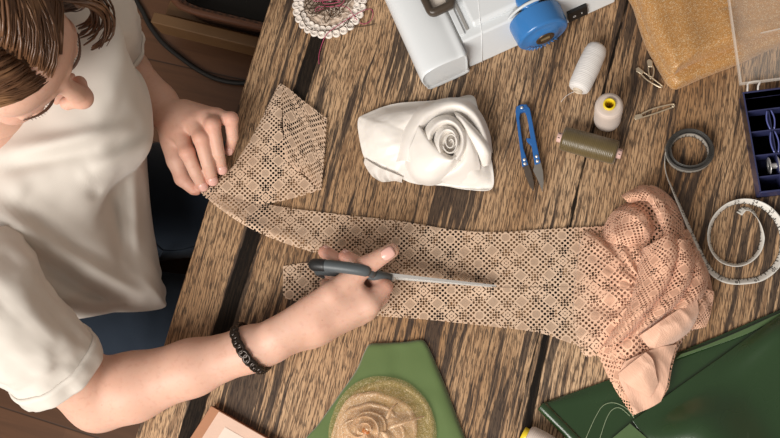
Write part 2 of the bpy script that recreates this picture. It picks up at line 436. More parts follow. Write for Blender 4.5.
# ------------------------------------------------------------------ safety pins
BRASS = plain('pin_metal', 'd2c2a8', .3, .2, 100, metal=.7)
def pin(label, a, b, w, flip=1):
    a = P(*a, .0022); b = P(*b, .0022); d = (b - a).normalized(); n = Vector((-d.y, d.x, 0)) * flip; L = (b - a).length
    t = thing('safety_pin', label, 'safety pin', a + Vector((0, 0, -.0022)), 'safety pins by the gold fabric')
    mb = MB()
    pts = [a + d * .004, a + d * (L * .5) - n * .0005, b - d * .004]
    ang = [math.pi * (-.5 + k / 10 * 2.5) for k in range(11)]
    lo = [b - d * .003 + (d * math.cos(q) + n * (math.sin(q) + 1)) * (w * .25) + Vector((0, 0, .0007 * k / 10)) for k, q in enumerate(ang)]
    hi = [b - d * .004 + n * w * .75 + Vector((0, 0, .0008)), a + d * L * .45 + n * w * 1.15 + Vector((0, 0, .0008)), a + d * .003 + n * w * .7 + Vector((0, 0, .0006))]
    mb.tube(spline(pts + lo + hi, 60), .00095, 8); mb.build('wire', BRASS, t)
    mb = MB(); q = [a - d * .002 - n * .0015, a + d * .007 - n * .001, a + d * .008 + n * w * .9, a - d * .0005 + n * (w * .9 + .001), a - d * .0035 + n * w * .4]
    mb.prism(ccw([(p.x, p.y) for p in q]), T + .0008, T + .0042); mb.build('clasp', BRASS, t, bevel=.001)
pin('silver safety pin lying alone above the measuring tape roll', (637, 119), (676, 106), .0050, 1)
pin('silver safety pin nearest the gold fabric corner, under another pin', (639, 69), (664, 87), .0048, -1)
pin('small upright safety pin lying across another pin by the gold fabric', (648, 62), (650, 80), .0052, 1)

# ------------------------------------------------------------------ measuring tape
def tape_mat(nm='printed_tape', base='d8d4cc', edge=2.0):
    m = NT(nm); x, y, z = m.sep(m.co('UV'))       # x: metres along, y: 0..1 across
    f1 = m.m('FRACT', m.m('MULTIPLY', x, 250)); f5 = m.m('FRACT', m.m('MULTIPLY', x, 100))
    t1 = m.m('MULTIPLY', m.m('LESS_THAN', f1, .32), m.m('LESS_THAN', y, .30)); t5 = m.m('MULTIPLY', m.m('LESS_THAN', f5, .16), m.m('LESS_THAN', y, .52))
    ed = m.m('MAXIMUM', m.m('LESS_THAN', y, .05), m.m('GREATER_THAN', y, edge))
    k = m.m('MAXIMUM', m.m('MAXIMUM', t1, t5), ed)
    m.set(color=m.mix(m.m('MULTIPLY', k, .85), base, '2a2725'), rough=.4); return m.mat
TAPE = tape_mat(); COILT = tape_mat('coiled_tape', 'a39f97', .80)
tp = thing('measuring_tape', 'white measuring tape with one end coiled and the other lying in a loose loop', 'measuring tape', P(690, 190, 0))
c0 = P(688.5, 153, 0); W = .0125
def ribbon(pts, lean, n, u0=0, w=W, z=None):
    A = spline(pts, n); G, U = [], []; s = u0
    for i in range(n):
        a = Vector(A[i]); tt = Vector(A[min(i + 1, n - 1)] - A[max(i - 1, 0)]); tt.z = 0; tt.normalize()
        nn = Vector((-tt.y, tt.x, 0)); l = np.interp(i / (n - 1), *zip(*lean))
        if i: s += (Vector(A[i]) - Vector(A[i - 1])).length
        row = []; ur = []
        for k in range(5):
            q = k / 4
            row.append(a + (nn * math.sin(l) + Vector((0, 0, math.cos(l)))) * (w * q) + nn * .0006 * math.sin(math.pi * q)); ur.append((s, q))
        G.append(row); U.append(ur)
    return G, U
pts = []
for i in range(230):                                            # coil: seven turns, tight outside
    k = i / 229; a = math.radians(185) + k * 2 * math.pi * 8.0
    r = .0278 - .0072 * k + .0004 * math.sin(3 * a)
    pts.append(c0 + Vector((r * math.cos(-a) * 1.0, r * math.sin(-a) * .94, .0008 + .0015 * math.sin(k * 7))))
mb = MB(); G, U = ribbon(pts, ((0, .02), (1, .05)), 700); mb.grid(G, uv=U)
mb.build('coil', COILT, tp, solid=.0004)
path = [(665.5, 149), (664.5, 160), (666.5, 174), (674, 191), (683, 210), (692, 230), (701, 249), (708, 262), (716, 272), (728, 278), (744, 278.5), (760, 275), (773, 264), (779.5, 248), (778, 229), (768, 213.5), (754, 205.5), (738, 204), (724, 210), (714, 222), (710.5, 236), (713, 249), (721, 259), (734, 263.5), (746, 261), (756, 252), (760, 240), (760, 226), (757, 215), (750, 208), (742, 207), (736, 212)]
mb = MB(); G, U = ribbon([P(a, b, .001 + (.006 if 672 < a < 704 and b > 180 and i < 8 else 0)) for i, (a, b) in enumerate(path)], ((0, .1), (.12, -.5), (.25, -.9), (.42, -.85), (.55, -.35), (.72, -.6), (.84, -.35), (.9, .5), (1, .9)), 260, w=.0100); mb.grid(G, uv=U)
run = mb.build('loose_run', TAPE, tp, solid=.0004)
# numerals printed along the tape
def digit_mesh(txt, size):
    cu = bpy.data.curves.new('numeral', 'FONT'); cu.body = txt; cu.size = size; cu.align_x = 'CENTER'; cu.align_y = 'CENTER'; cu.resolution_u = 2
    o = bpy.data.objects.new('numeral', cu); COL.objects.link(o); bpy.context.view_layer.update()
    me = bpy.data.meshes.new_from_object(o); V = [v.co.copy() for v in me.vertices]; F = [tuple(p.vertices) for p in me.polygons]
    bpy.data.objects.remove(o); return V, F
for k, i in enumerate(range(26, 150, 9)):
    a, b = Vector(G[i][0]), Vector(G[i][4]); tt = (Vector(G[i + 1][0]) - Vector(G[i - 1][0])).normalized(); up = (b - a).normalized(); nn = tt.cross(up)
    if nn.dot(CAM - a) < 0: nn = -nn; tt = -tt
    V, F = digit_mesh(str(12 + k), .0068); mid = a + (b - a) * .68 + nn * .0009
    mb = MB(); mb.add([mid + tt * p.x + up * p.y for p in V], F, False); mb.build('numeral', INKM, tp)

# ------------------------------------------------------------------ gold glitter fabric
def glitter(name, base, dark, alpha=1.0, fleck='fbe9c4'):
    m = NT(name); o = m.co()
    v = m.n('ShaderNodeTexVoronoi'); m.put(v.inputs['Vector'], o); v.inputs['Scale'].default_value = 1300
    r, g, b = m.sep(v.outputs['Color'])
    sp = m.m('GREATER_THAN', r, .80)
    n1 = m.noise(o, 320, 2); n2 = m.noise(o, 25, 3)
    c = m.mix(n1, dark, base); c = m.mix(m.m('MULTIPLY', sp, .5), c, fleck)
    m.set(color=c, rough=.5, metal=m.m('MULTIPLY', sp, .35), sheen=.3)
    if alpha < 1: m.set(alpha=m.m('MINIMUM', 1.0, m.m('ADD', alpha, m.m('MULTIPLY', m.m('ADD', sp, m.m('MULTIPLY', m.m('SUBTRACT', n1, .5), .6)), .22))))
    m.bump(m.m('ADD', n1, sp), .5, .0008); return m.mat
GOLD = glitter('gold_glitter', 'c4904f', '94652f')
gf = thing('gold_fabric', 'folded gold glitter fabric under the clear lid of the bobbin box', 'fabric', P(700, 40, 0))
def cushion(rows, n, m, th, edge=3):
    """a folded cloth: the sheet's own height, its rim rolled down to the table"""
    G = sheet(rows, n, m)
    return G
def pile(out, z, r_edge, name, mat, parent, wav=.0, seed=1, fold=()):
    """a flat folded cloth filling an outline (pixels): rounded rim, gentle waves"""
    O = [Vector(p) for p in spline([tuple(P(a, b, z * .5)) for a, b in out], 120, True)]
    c = Vector((0, 0, 0))
    for p in O: c += p
    c /= len(O); rings = []
    for t in (1.0, .996, .985, .965, .94, .9, .84, .77, .69, .6, .5, .4, .3, .2, .1):
        R = []
        for p in O:
            q = c + (p - c) * t; d = (p - q).length
            h = z * math.sqrt(max(0, 1 - max(0, 1 - d / r_edge) ** 2)) if d < r_edge else z
            h += wav * nz((q.x, q.y, 0), 14, seed) * min(1, d / r_edge)
            for (ax_, ay_, bx_, by_, amp, wd) in fold:
                A, B = P(ax_, ay_), P(bx_, by_); ab = B - A; k = max(0, min(1, (Vector((q.x, q.y, A.z)) - A).dot(ab) / ab.length_squared)); dd = (Vector((q.x, q.y, A.z)) - A - ab * k).length
                h += amp * math.exp(-(dd / wd) ** 2) * min(1, d / r_edge)
            R.append((q.x, q.y, T + .0006 + max(h, 0)))
        rings.append(R)
    mb = MB(); mb.grid(rings, closed_v=True); mb.fan([Vector(p) for p in rings[-1]], False, True)
    return mb.build(name, mat, parent)
pile([(625, -20), (634, 8), (645, 42), (662, 74), (669, 84), (676, 87.5), (686, 84), (704, 76), (740, 62), (790, 40), (900, 0), (900, -90), (640, -90)], .016, .010, 'lower_fold', GOLD, gf, .002, 3)
ob = pile([(628, -20), (637, 6), (649, 40), (664, 68), (671, 77), (680, 72), (700, 62), (740, 48), (790, 28), (900, -15), (900, -90), (640, -90)], .030, .012, 'upper_fold', GOLD, gf, .004, 5, ((668, -20, 690, 66, .004, .012), (712, -20, 730, 50, .005, .014), (650, 0, 668, 60, .003, .008)))

# ------------------------------------------------------------------ bobbin box
NAVY = plain('navy_plastic', '33375c', .3, .15, 40, spec=.5)
NAVY2 = NT('tinted_plastic'); NAVY2.set(color='5a62a0', rough=.2, spec=.7); NAVY2 = NAVY2.mat
CLEAR = NT('clear_plastic'); CLEAR.set(color='e9e2d8', rough=.12, spec=.6, alpha=.10); CLEAR = CLEAR.mat
CLRIM = NT('clear_plastic_rim'); CLRIM.set(color='e6ddd2', rough=.15, spec=.7, alpha=.36); CLRIM = CLRIM.mat
bx0 = P(742.5, 92, .024); bx1 = P(760, 193, .024); by = (bx1 - bx0); LB = by.length; by.normalize(); bxd = Vector((-by.y, by.x, 0))
if bxd.x < 0: bxd = -bxd
ctr0 = Vector((bx0.x, bx0.y, T)); BH = .024; BWD = .10
box = thing('bobbin_box', 'navy plastic box of small compartments with its clear lid open', 'box', ctr0)
def B(x, y, z): return ctr0 + bxd * x + by * y + Vector((0, 0, z))
mb = MB(); mb.box(B(BWD / 2, LB / 2, .0012), bxd * BWD, by * LB, (0, 0, .0024))
for cx, cy, lx, ly in ((BWD / 2, .0009, BWD, .0018), (BWD / 2, LB - .0009, BWD, .0018), (.0009, LB / 2, .0018, LB - .0036), (BWD - .0009, LB / 2, .0018, LB - .0036)):
    mb.box(B(cx, cy, BH / 2 + .0012), bxd * lx, by * ly, (0, 0, BH - .0024))
mb.build('tray', NAVY, box, bevel=.0005)
rows_ = [.024, .050, .079, .105]
for ry in rows_:
    mb = MB(); mb.box(B(BWD / 2, ry, .0115), bxd * (BWD - .004), by * .0014, (0, 0, .019)); mb.build('divider', NAVY, box)
for cx in (.0265, .0535, .0785):
    mb = MB(); mb.box(B(cx, (rows_[0] + LB) / 2, .0105), bxd * .0014, by * (LB - rows_[0] - .003), (0, 0, .017)); mb.build('divider', NAVY, box)
    for k, (y0, y1) in enumerate(((.026, .049), (.052, .078), (.081, .104))):         # curved rests that hold the bobbins
        for sg in (-1, 1):
            if k == 2: continue
            arc = [B(cx + sg * (.0022 + .0022 * math.sin(math.pi * q / 10)), y0 + (y1 - y0) * q / 10, .0215) for q in range(11)]
            mb = MB(); mb.tube(arc, .0009, 6); mb.build('bobbin_rest', NAVY2, box)
bc = B(.0225, .0915, .0135)
bob = thing('bobbin', 'clear silver bobbin standing in a compartment of the navy box', 'bobbin', bc - Vector((0, 0, .0108)))
CHR = plain('bobbin_metal', 'd9d7d4', .22, metal=.6)
for s_ in (-1, 1):
    mb = MB(); mb.lathe([(.0025, s_ * .0045), (.0105, s_ * .0045), (.0108, s_ * .005), (.0105, s_ * .0055), (.0025, s_ * .0055), (.0025, s_ * .0045)], bc, bxd, 30); mb.build('flange', CHR, bob)
mb = MB(); mb.lathe([(.0035, -.0045), (.0035, .0045)], bc, bxd, 20); mb.build('hub', CHR, bob)
# lid: a shallow clear tray hinged on the far edge, folded open over the gold fabric
h0 = B(0, -.006, .030); ld = (-by + Vector((0, 0, .13))).normalized(); lu = bxd.cross(ld).normalized()
if lu.z < 0: lu = -lu
def LQ(x, y, z): return h0 + bxd * (x - .004) + ld * y + lu * z
mb = MB(); LL = LB + .006; LW = BWD + .008
mb.box(LQ(LW / 2, LL / 2, .0015), bxd * LW, ld * LL, lu * .0012)
lid = tag(mb.build('lid', CLEAR, box, bevel=.0004), 'open lid of clear plastic'); mb = MB()
for cx, cy, lx, ly in ((LW / 2, .0008, LW, .0016), (LW / 2, LL - .0008, LW, .0016), (.0008, LL / 2, .0016, LL), (LW - .0008, LL / 2, .0016, LL)):
    mb.box(LQ(cx, cy, .0058), bxd * lx, ld * ly, lu * .0085)
mb.box(LQ(LW * .62, .062, .0035), bxd * .07 + ld * .006, ld * .0014, lu * .003)
mb.build('lid_rim', CLRIM, lid, bevel=.0004)
for x in (.012, .085):
    mb = MB(); q = [B(x - .006, .001, .021), B(x - .006, -.004, .027), LQ(x - .002, .001, .007), LQ(x + .010, .001, .007), B(x + .006, -.004, .027), B(x + .006, .001, .021)]
    mb.tube(spline(q, 24), .0012, 8); tag(mb.build('hinge', plain('hinge_plastic', 'cfcac4', .3), box), 'pale loop hinge')
# ------------------------------------------------------------------ green leather
def leather_mat(name, color, rough=.31):
    m = NT(name); o = m.co()
    v = m.n('ShaderNodeTexVoronoi'); m.put(v.inputs['Vector'], o); v.inputs['Scale'].default_value = 900
    n1 = m.noise(o, 12, 3); c = lin(color)
    sc = m.sstep(m.noise(m.mapv(o, (60, 8, 1), (0, 0, .6)), 4, 3), .72, .76)
    c1 = m.mix(n1, tuple(q * .85 for q in c[:3]) + (1,), tuple(q * 1.15 for q in c[:3]) + (1,))
    m.set(color=m.mix(m.m('MULTIPLY', sc, .12), c1, '9aa792'), rough=m.m('MULTIPLY_ADD', n1, .12, rough - .10), spec=.6, coat=.35, coatr=.22)
    m.bump(m.m('ADD', v.outputs['Distance'], m.m('MULTIPLY', m.noise(o, 60, 3), .6)), .12, .0006); return m.mat
LEA = leather_mat('green_leather', '203a1b'); SUEDE = plain('green_suede', '486038', .9, .15, 90, .3, 900, sheen=.4)
le = thing('green_leather', 'dark green leather hide folded at the lower right under the lace', 'leather', P(690, 400, 0))
def sheet_obj(rows, n, m, name, mat, parent, thick, wav=0, seed=0, g=None, mats=None):
    G = sheet([PP(r) for r in rows], n, m)
    if wav:
        for i in range(n):
            for j in range(m): G[i, j, 2] += wav * nz(G[i, j], 12, seed)
    mb = MB(); mb.grid([[Vector(p) for p in r] for r in G], uv=uv_arc(G, g or .05))
    return mb.build(name, mat, parent, solid=thick)
# lower layer with its left edge rolled over
sheet_obj([[(541, 404.5, .002), (606, 381, .003), (690, 348, .003), (790, 306, .003), (900, 262, .003)],
           [(541.5, 405.5, .006), (612, 390, .006), (694, 357, .006), (790, 318, .006), (900, 275, .006)],
           [(549, 413, .0075), (622, 402, .006), (700, 372, .006), (790, 335, .006), (900, 300, .006)],
           [(578, 442, .0085), (640, 440, .006), (720, 430, .006), (800, 410, .006), (900, 390, .006)],
           [(622, 490, .0085), (690, 490, .006), (750, 490, .006), (820, 490, .006), (900, 490, .006)]], 60, 80, 'lower_layer', LEA, le, .0022)
mb = MB(); mb.tube(spline(PP([(541, 405, .0052), (550, 414, .0062), (578, 442.5, .0068), (600, 468, .0068), (622, 492, .0065)]), 30), [.0018] + [.0066] * 28 + [.006], 16, flat=.85); mb.build('rolled_edge', LEA, le)
sheet_obj([[(681, 354, .009), (700, 347.5, .009), (740, 331, .009), (781, 312.5, .009), (840, 287, .009)],
           [(676, 359, .0092), (700, 350.5, .0092), (745, 334.5, .0092), (778, 319, .0092), (840, 296, .0092)]], 6, 50, 'suede_underside', SUEDE, le, .0012)
sheet_obj([[(632, 421, .0095), (668, 394.5, .0105), (722, 356.5, .0115), (771, 322, .013), (800, 306, .013), (900, 262, .011)],
           [(640, 432, .0100), (680, 404, .0135), (735, 370, .0170), (781, 334, .026), (812, 322, .016), (900, 284, .011)],
           [(655, 452, .0100), (702, 424, .0330), (752, 396, .0120), (800, 366, .0120), (840, 350, .012), (900, 330, .011)],
           [(690, 480, .0100), (730, 462, .0360), (780, 440, .0115), (830, 420, .012), (870, 400, .012), (910, 390, .011)],
           [(730, 520, .0100), (770, 500, .0300), (820, 490, .0115), (860, 480, .012), (900, 470, .012), (940, 460, .011)]], 70, 90, 'upper_layer', LEA, le, .002)
mb = MB(); mb.prism(zpoly([(609, 441), (630, 423.5), (650, 441), (628, 458)], .012), T + .0112, T + .0132)
tag(mb.build('suede_swatch', SUEDE), 'small square green suede swatch lying on the dark green leather', 'swatch')
mb = MB()
mb.tube(spline(PP([(586, 438, .0098), (596, 416, .0098), (604, 405, .0098), (615, 403, .0098), (627, 409, .0098), (634, 418, .0112)]), 40), .0003, 5)
mb.tube(spline(PP([(600, 438, .0098), (606, 420, .0098), (612, 410, .0098), (620, 408, .0098), (630, 416, .0108)]), 40), .0003, 5)
tag(mb.build('loose_thread', plain('pale_green_thread', '9fae8c', .7)), 'thin pale loose thread looped on the green leather', 'thread')

# ------------------------------------------------------------------ olive cloth with gold rosette
OLIVE = plain('olive_cloth', '556b37', .75, .08, 25, .25, 1400, sheen=.5)
oc = pile([(370, 343.5), (384, 342.6), (405, 341.5), (421, 339.5), (427, 345), (433, 357), (446, 388), (460, 425), (478, 470), (500, 520), (385, 540), (270, 520), (298, 450), (318, 424), (340, 393), (356, 370), (364, 352)], .0065, .006, 'olive_fabric', OLIVE, None, .002, 8, ((400, 350, 396, 380, -.0015, .01), (440, 400, 455, 440, .0015, .008)))
tag(oc, 'olive green cloth piece with a narrow top edge under the gold rosette', 'fabric')
ORG = glitter('gold_organza', 'dcb873', 'b99150', .24, 'fff3d8'); ORG2 = glitter('dense_gold_organza', 'e6c294', 'c2946a', .66, 'fff6e2')
rc = P(383, 433, .01); rs = thing('fabric_rosette', 'gold glitter organza rosette lying on the olive green cloth', 'rosette', (rc.x, rc.y, T + .008))
def organza(cx, cy, r, z0, z1, seed, mat, name, edge=.0016, wob=.04):
    """one round layer: nearly flat, soft creases running round it, a thicker turned rim"""
    G = []; n, m = 150, 34
    for i in range(n):
        a = 2 * math.pi * i / n; row = []; e = 1 + wob * nz((math.cos(a), math.sin(a), seed), 1.1, seed, 2)
        for j in range(m):
            k = (j + .4) / (m - .6); q = r * e * k
            cre = .004 * (1 - abs(nz((math.cos(a + 1.2 * k) * 1.0, math.sin(a + 1.2 * k) * 1.0, k * 1.2), 1.0, seed, 1)) * 2)
            h = z0 + (z1 - z0) * (1 - k) + cre * math.sin(math.pi * min(1, k * 1.02)) + edge * math.exp(-((k - .95) / .04) ** 2)
            row.append(Vector((cx + q * math.cos(a), cy + q * math.sin(a), T + .0095 + max(h, 0))))
        G.append(row)
    mb = MB(); mb.grid(G, closed_u=True); return mb.build(name, mat, rs)
def rp(px, py): p = P(px, py, .012); return p.x, p.y
organza(*rp(382, 431), .0640, .001, .006, 2, ORG, 'layer')
organza(*rp(386, 429), .0570, .004, .010, 5, ORG, 'layer', .002)
organza(*rp(374, 437), .0520, .006, .014, 7, ORG2, 'layer', .0015, .12)
organza(*rp(372, 436), .0400, .010, .020, 11, ORG2, 'layer', .0015, .16)
organza(*rp(368, 434), .0270, .015, .025, 13, ORG2, 'layer', .002, .22)
mb = MB(); G = []
cxr, cyr = rp(369, 432)
for i in range(120):
    k = i / 119; a = k * 2 * math.pi * 1.7; r = .004 + .013 * k
    G.append([Vector((cxr + (r + .004 * q) * math.cos(a), cyr + (r + .004 * q) * math.sin(a), T + .026 + .012 * q * (1 - .5 * k) + .002 * math.sin(3 * a))) for q in (0, .25, .5, .75, 1)])
mb.grid(G); mb.build('swirl', ORG2, rs)
mb = MB(); mb.lathe([(.0001, .009), (.004, .008), (.006, .004), (.0065, 0)], (cxr, cyr, T + .026), n=20); mb.build('centre', plain('copper_centre', 'b8703c', .4, .3, 300, .4), rs)
mb = MB(); mb.tube([(rc.x + .012, rc.y + .006, T + .031), (rc.x + .03, rc.y + .012, T + .027), (rc.x + .050, rc.y + .019, T + .018)], [.0022, .0016, .0008], 8, flat=.5)
mb.tube([(rc.x + .008, rc.y + .016, T + .031), (rc.x + .012, rc.y + .026, T + .029), (rc.x + .020, rc.y + .034, T + .026)], [.0016, .0014, .0006], 8, flat=.5); mb.build('stray_fibre', ORG2, rs)

# ------------------------------------------------------------------ peach card box
def card(name, pts, z, mat, parent, th=.0003):
    mb = MB(); mb.prism(zpoly(pts, z), T + z, T + z + th); return mb.build(name, mat, parent)
cb = thing('card_box', 'flat peach card box with nested pale squares at the bottom edge', 'box', P(222, 440, 0))
mb = MB(); mb.prism(zpoly([(211, 405.5), (292, 452), (244, 530), (160, 484)], .012), T, T + .012); mb.build('box_body', plain('brown_card', '7d4f36', .7), cb, bevel=.0008)
card('border', [(211.2, 406.2), (291, 452), (244, 529), (161, 483.5)], .012, plain('tan_border', 'a97757', .6, .08), cb)
card('panel', [(219, 411.5), (290.5, 452.2), (243.8, 528.6), (170, 488)], .0124, plain('peach_panel', 'd4b5a2', .6, .06), cb)
card('centre_square', [(225, 427), (268, 452), (240, 500), (195, 473)], .0128, plain('ivory_square', 'e0cdbf', .6, .05), cb)

# ------------------------------------------------------------------ white satin rose
def satin(name, color):
    m = NT(name); o = m.co(); n1 = m.noise(o, 18, 3)
    m.set(color=m.mix(n1, 'e6dfd7', color), rough=.34, spec=.45, sheen=.35, sss=.08)
    m.b.inputs['Subsurface Radius'].default_value = (.004, .004, .003)
    m.bump(m.noise(m.mapv(o, (1, 1, 1)), 60, 3), .12, .002); return m.mat
SAT = satin('white_satin', 'ede8e1')
rx = P(449, 138, .02); ro = thing('satin_rose', 'white satin fabric rose with a swirled centre and draped corners', 'fabric rose', (rx.x, rx.y, T))
# drape: the cloth the rose is twisted from; rings of control points from the rim of the bloom to the hem
def px_dir(a): return Vector((math.cos(a), -math.sin(a), 0))                # angle measured as in the picture, clockwise
def zq(x, y, z): return P(360 + x / 4.17, 90 + y / 4.17, z)
outer = [(358, 122, .006), (366, 114, .006), (394, 104, .006), (430, 101, .006), (455, 98, .005), (473, 96, .003), (479, 113, .005), (487, 135, .006), (490, 152, .006), (493, 187, .003), (470, 190, .003), (444, 186, .004), (416, 184, .004), (400, 178, .004), (389, 172, .004), (377, 166, .004), (366, 160, .004), (361, 146, .005)]
cen = (440, 140)
def shrink(q, z): return [(cen[0] + (x_ - cen[0]) * q, cen[1] + (y_ - cen[1]) * q, z_) for (x_, y_, _), z_ in zip(outer, z)]
drape = [outer,
    shrink(.93, [.012, .012, .010, .009, .008, .004, .008, .009, .009, .004, .005, .007, .008, .005, .004, .005, .006, .009]),
    shrink(.78, [.026, .027, .025, .022, .020, .014, .020, .022, .020, .012, .014, .017, .019, .013, .010, .013, .016, .022]),
    shrink(.58, [.030] * 5 + [.024] * 6 + [.022, .022, .020, .018, .018, .022, .028]),
    shrink(.3, [.022] * 18), shrink(.05, [.020] * 18)]
G = sheet([PP(r) for r in drape], 50, 200, cv=True)
for i in range(50):
    for j in range(200):
        p = G[i, j]; k = i / 49
        G[i, j, 2] += (.0035 * nz((p[0] + p[1] * .5, p[1] * 1.6, 0), 20, 2, 2)) * math.sin(math.pi * min(1, k * 1.3)) + .0016 * (1 - k) * abs(nz(p, 60, 3))
        G[i, j, 2] = max(G[i, j, 2], T + .0012)
mb = MB(); mb.grid([[Vector(p) for p in r] for r in G], closed_v=True); mb.build('drape', SAT, ro, solid=.0008)
G = sheet([PP(r) for r in ([(365, 158, .006), (372, 163, .008), (381, 168, .008), (391, 172, .008), (403, 177, .008)], [(364, 163, .003), (369, 170, .004), (380, 176, .004), (391, 178, .004), (402, 180, .005)], [(367, 167, .0015), (372, 176, .0015), (383, 182, .0015), (393, 181, .0015), (402, 182.5, .0015)])], 24, 60)
for i in range(24):
    for j in range(60): G[i, j, 2] = max(T + .001, G[i, j, 2] + .0016 * math.sin(j * .42) * (i / 23))
mb = MB(); mb.grid([[Vector(p) for p in r] for r in G]); tag(mb.build('frill', plain('sheer_satin', 'e6ded5', .4, .05, 40, .1, 200, alpha=.82), ro, solid=.0005), 'sheer frayed corner')
def wrap(rows, n=40, m=70, wav=.0012, seed=1):
    G = sheet([[zq(*p) for p in r] for r in rows], n, m)
    for i in range(n):
        for j in range(m):
            p = G[i, j]; G[i, j, 2] += wav * nz(p, 40, seed, 2)
    mb = MB(); mb.grid([[Vector(p) for p in r] for r in G]); return mb.build('petal', SAT, ro, solid=.0008)
# outermost wrap, arching over the top
wrap([[(150, 300, .012), (162, 195, .016), (215, 92, .016), (290, 52, .014), (380, 32, .012), (455, 46, .012), (508, 104, .012), (540, 180, .012), (552, 262, .010)],
      [(172, 297, .024), (180, 198, .031), (233, 100, .034), (302, 58, .033), (380, 40, .031), (447, 54, .031), (498, 108, .031), (528, 180, .030), (545, 258, .022)],
      [(190, 296, .029), (199, 202, .0365), (250, 112, .041), (312, 69, .041), (382, 50, .040), (440, 64, .040), (488, 113, .039), (517, 182, .036), (537, 256, .027)],
      [(205, 300, .029), (219, 210, .0365), (266, 126, .041), (322, 86, .041), (384, 70, .040), (434, 84, .039), (474, 128, .037), (502, 192, .034), (523, 262, .026)],
      [(222, 304, .024), (240, 220, .028), (286, 144, .030), (334, 108, .030), (386, 96, .029), (426, 110, .028), (458, 150, .028), (484, 208, .026), (508, 272, .020)]], 44, 110, .0012, 1)
# narrow fold crossing on the right
wrap([[(392, 92, .034), (425, 108, .040), (470, 150, .040), (515, 200, .036), (546, 256, .028), (540, 312, .012)],
      [(398, 104, .040), (428, 124, .045), (464, 166, .045), (504, 214, .041), (532, 264, .033), (530, 314, .016)],
      [(408, 122, .039), (432, 146, .043), (458, 190, .042), (488, 236, .038), (512, 280, .030), (518, 318, .015)],
      [(414, 140, .030), (434, 166, .032), (452, 212, .032), (472, 256, .030), (494, 296, .022), (505, 322, .012)]], 30, 80, .001, 2)
# petal on the lower right running under the front one
wrap([[(446, 150, .034), (470, 210, .036), (490, 270, .032), (500, 330, .018), (470, 372, .010), (400, 398, .007)],
      [(440, 160, .040), (458, 214, .042), (470, 268, .038), (462, 322, .028), (420, 358, .020), (350, 385, .012)],
      [(430, 180, .040), (440, 226, .041), (440, 268, .039), (424, 312, .034), (384, 344, .027), (320, 368, .020)],
      [(418, 200, .030), (424, 232, .031), (420, 264, .031), (404, 300, .029), (372, 326, .024), (318, 346, .018)]], 36, 70, .001, 3)
# broad front petal with its edge cutting diagonally to the centre
wrap([[(180, 280, .010), (190, 330, .008), (225, 378, .007), (285, 398, .007), (345, 385, .008), (400, 348, .012), (440, 296, .018)],
      [(192, 270, .024), (206, 318, .024), (240, 358, .023), (290, 376, .022), (342, 364, .023), (392, 330, .027), (428, 284, .031)],
      [(206, 246, .034), (228, 292, .035), (262, 326, .035), (304, 344, .034), (346, 338, .034), (386, 314, .036), (416, 278, .037)],
      [(224, 204, .040), (256, 250, .042), (290, 284, .043), (324, 306, .043), (356, 310, .042), (384, 302, .042), (406, 278, .041)],
      [(243, 152, .042), (272, 198, .046), (304, 236, .0475), (336, 266, .0475), (362, 284, .046), (384, 290, .045), (400, 278, .043)],
      [(250, 148, .034), (281, 190, .036), (313, 226, .037), (344, 254, .037), (368, 270, .036), (386, 276, .036), (396, 270, .036)]], 50, 70, .0012, 4)
# wraps round the bud
wrap([[(268, 205, .034), (272, 160, .036), (310, 118, .036), (365, 106, .036), (415, 128, .036), (446, 184, .036), (444, 246, .035), (412, 300, .034)],
      [(280, 208, .043), (286, 168, .046), (320, 130, .047), (366, 119, .047), (408, 140, .047), (434, 188, .046), (432, 244, .045), (404, 292, .042)],
      [(290, 212, .044), (297, 176, .047), (327, 142, .048), (366, 131, .048), (401, 150, .048), (424, 192, .047), (422, 240, .046), (396, 284, .042)],
      [(302, 218, .034), (309, 186, .036), (334, 158, .036), (366, 148, .036), (393, 164, .036), (410, 196, .036), (408, 236, .036), (388, 272, .034)]], 30, 90, .0008, 5)
wrap([[(318, 262, .036), (308, 220, .038), (318, 176, .038), (346, 150, .038), (384, 152, .038), (412, 184, .038), (414, 232, .037)],
      [(330, 262, .046), (322, 222, .049), (330, 184, .050), (352, 161, .050), (382, 163, .050), (403, 190, .049), (404, 232, .047)],
      [(338, 260, .047), (330, 224, .050), (338, 190, .051), (356, 170, .051), (380, 172, .051), (396, 195, .050), (396, 230, .047)],
      [(348, 254, .036), (342, 226, .038), (348, 198, .038), (362, 182, .038), (378, 184, .038), (388, 202, .038), (388, 226, .038)]], 30, 90, .0006, 6)
mb = MB(); G = []
for i in range(190):
    k = i / 189; a = math.radians(200) + k * 2 * math.pi * 1.9; r = 6 + 38 * k
    x_, y_ = 376 + r * .72 * math.cos(a) + 2, 218 + r * 1.05 * math.sin(a)
    G.append([zq(x_ + (q * 2.2) * math.cos(a), y_ + q * 2.2 * math.sin(a), .0395 + (.0135 - .002 * k) * math.sin(q * math.pi * .58)) for q in np.linspace(0, 1, 9)])
mb.grid(G); mb.build('swirl', SAT, ro, solid=.0014)
bc_ = zq(370, 216, .040); mb = MB(); mb.lathe([(.0001, .0045), (.006, .0035), (.011, .0008), (.0145, -.004)], bc_, n=30); mb.build('bud', SAT, ro)

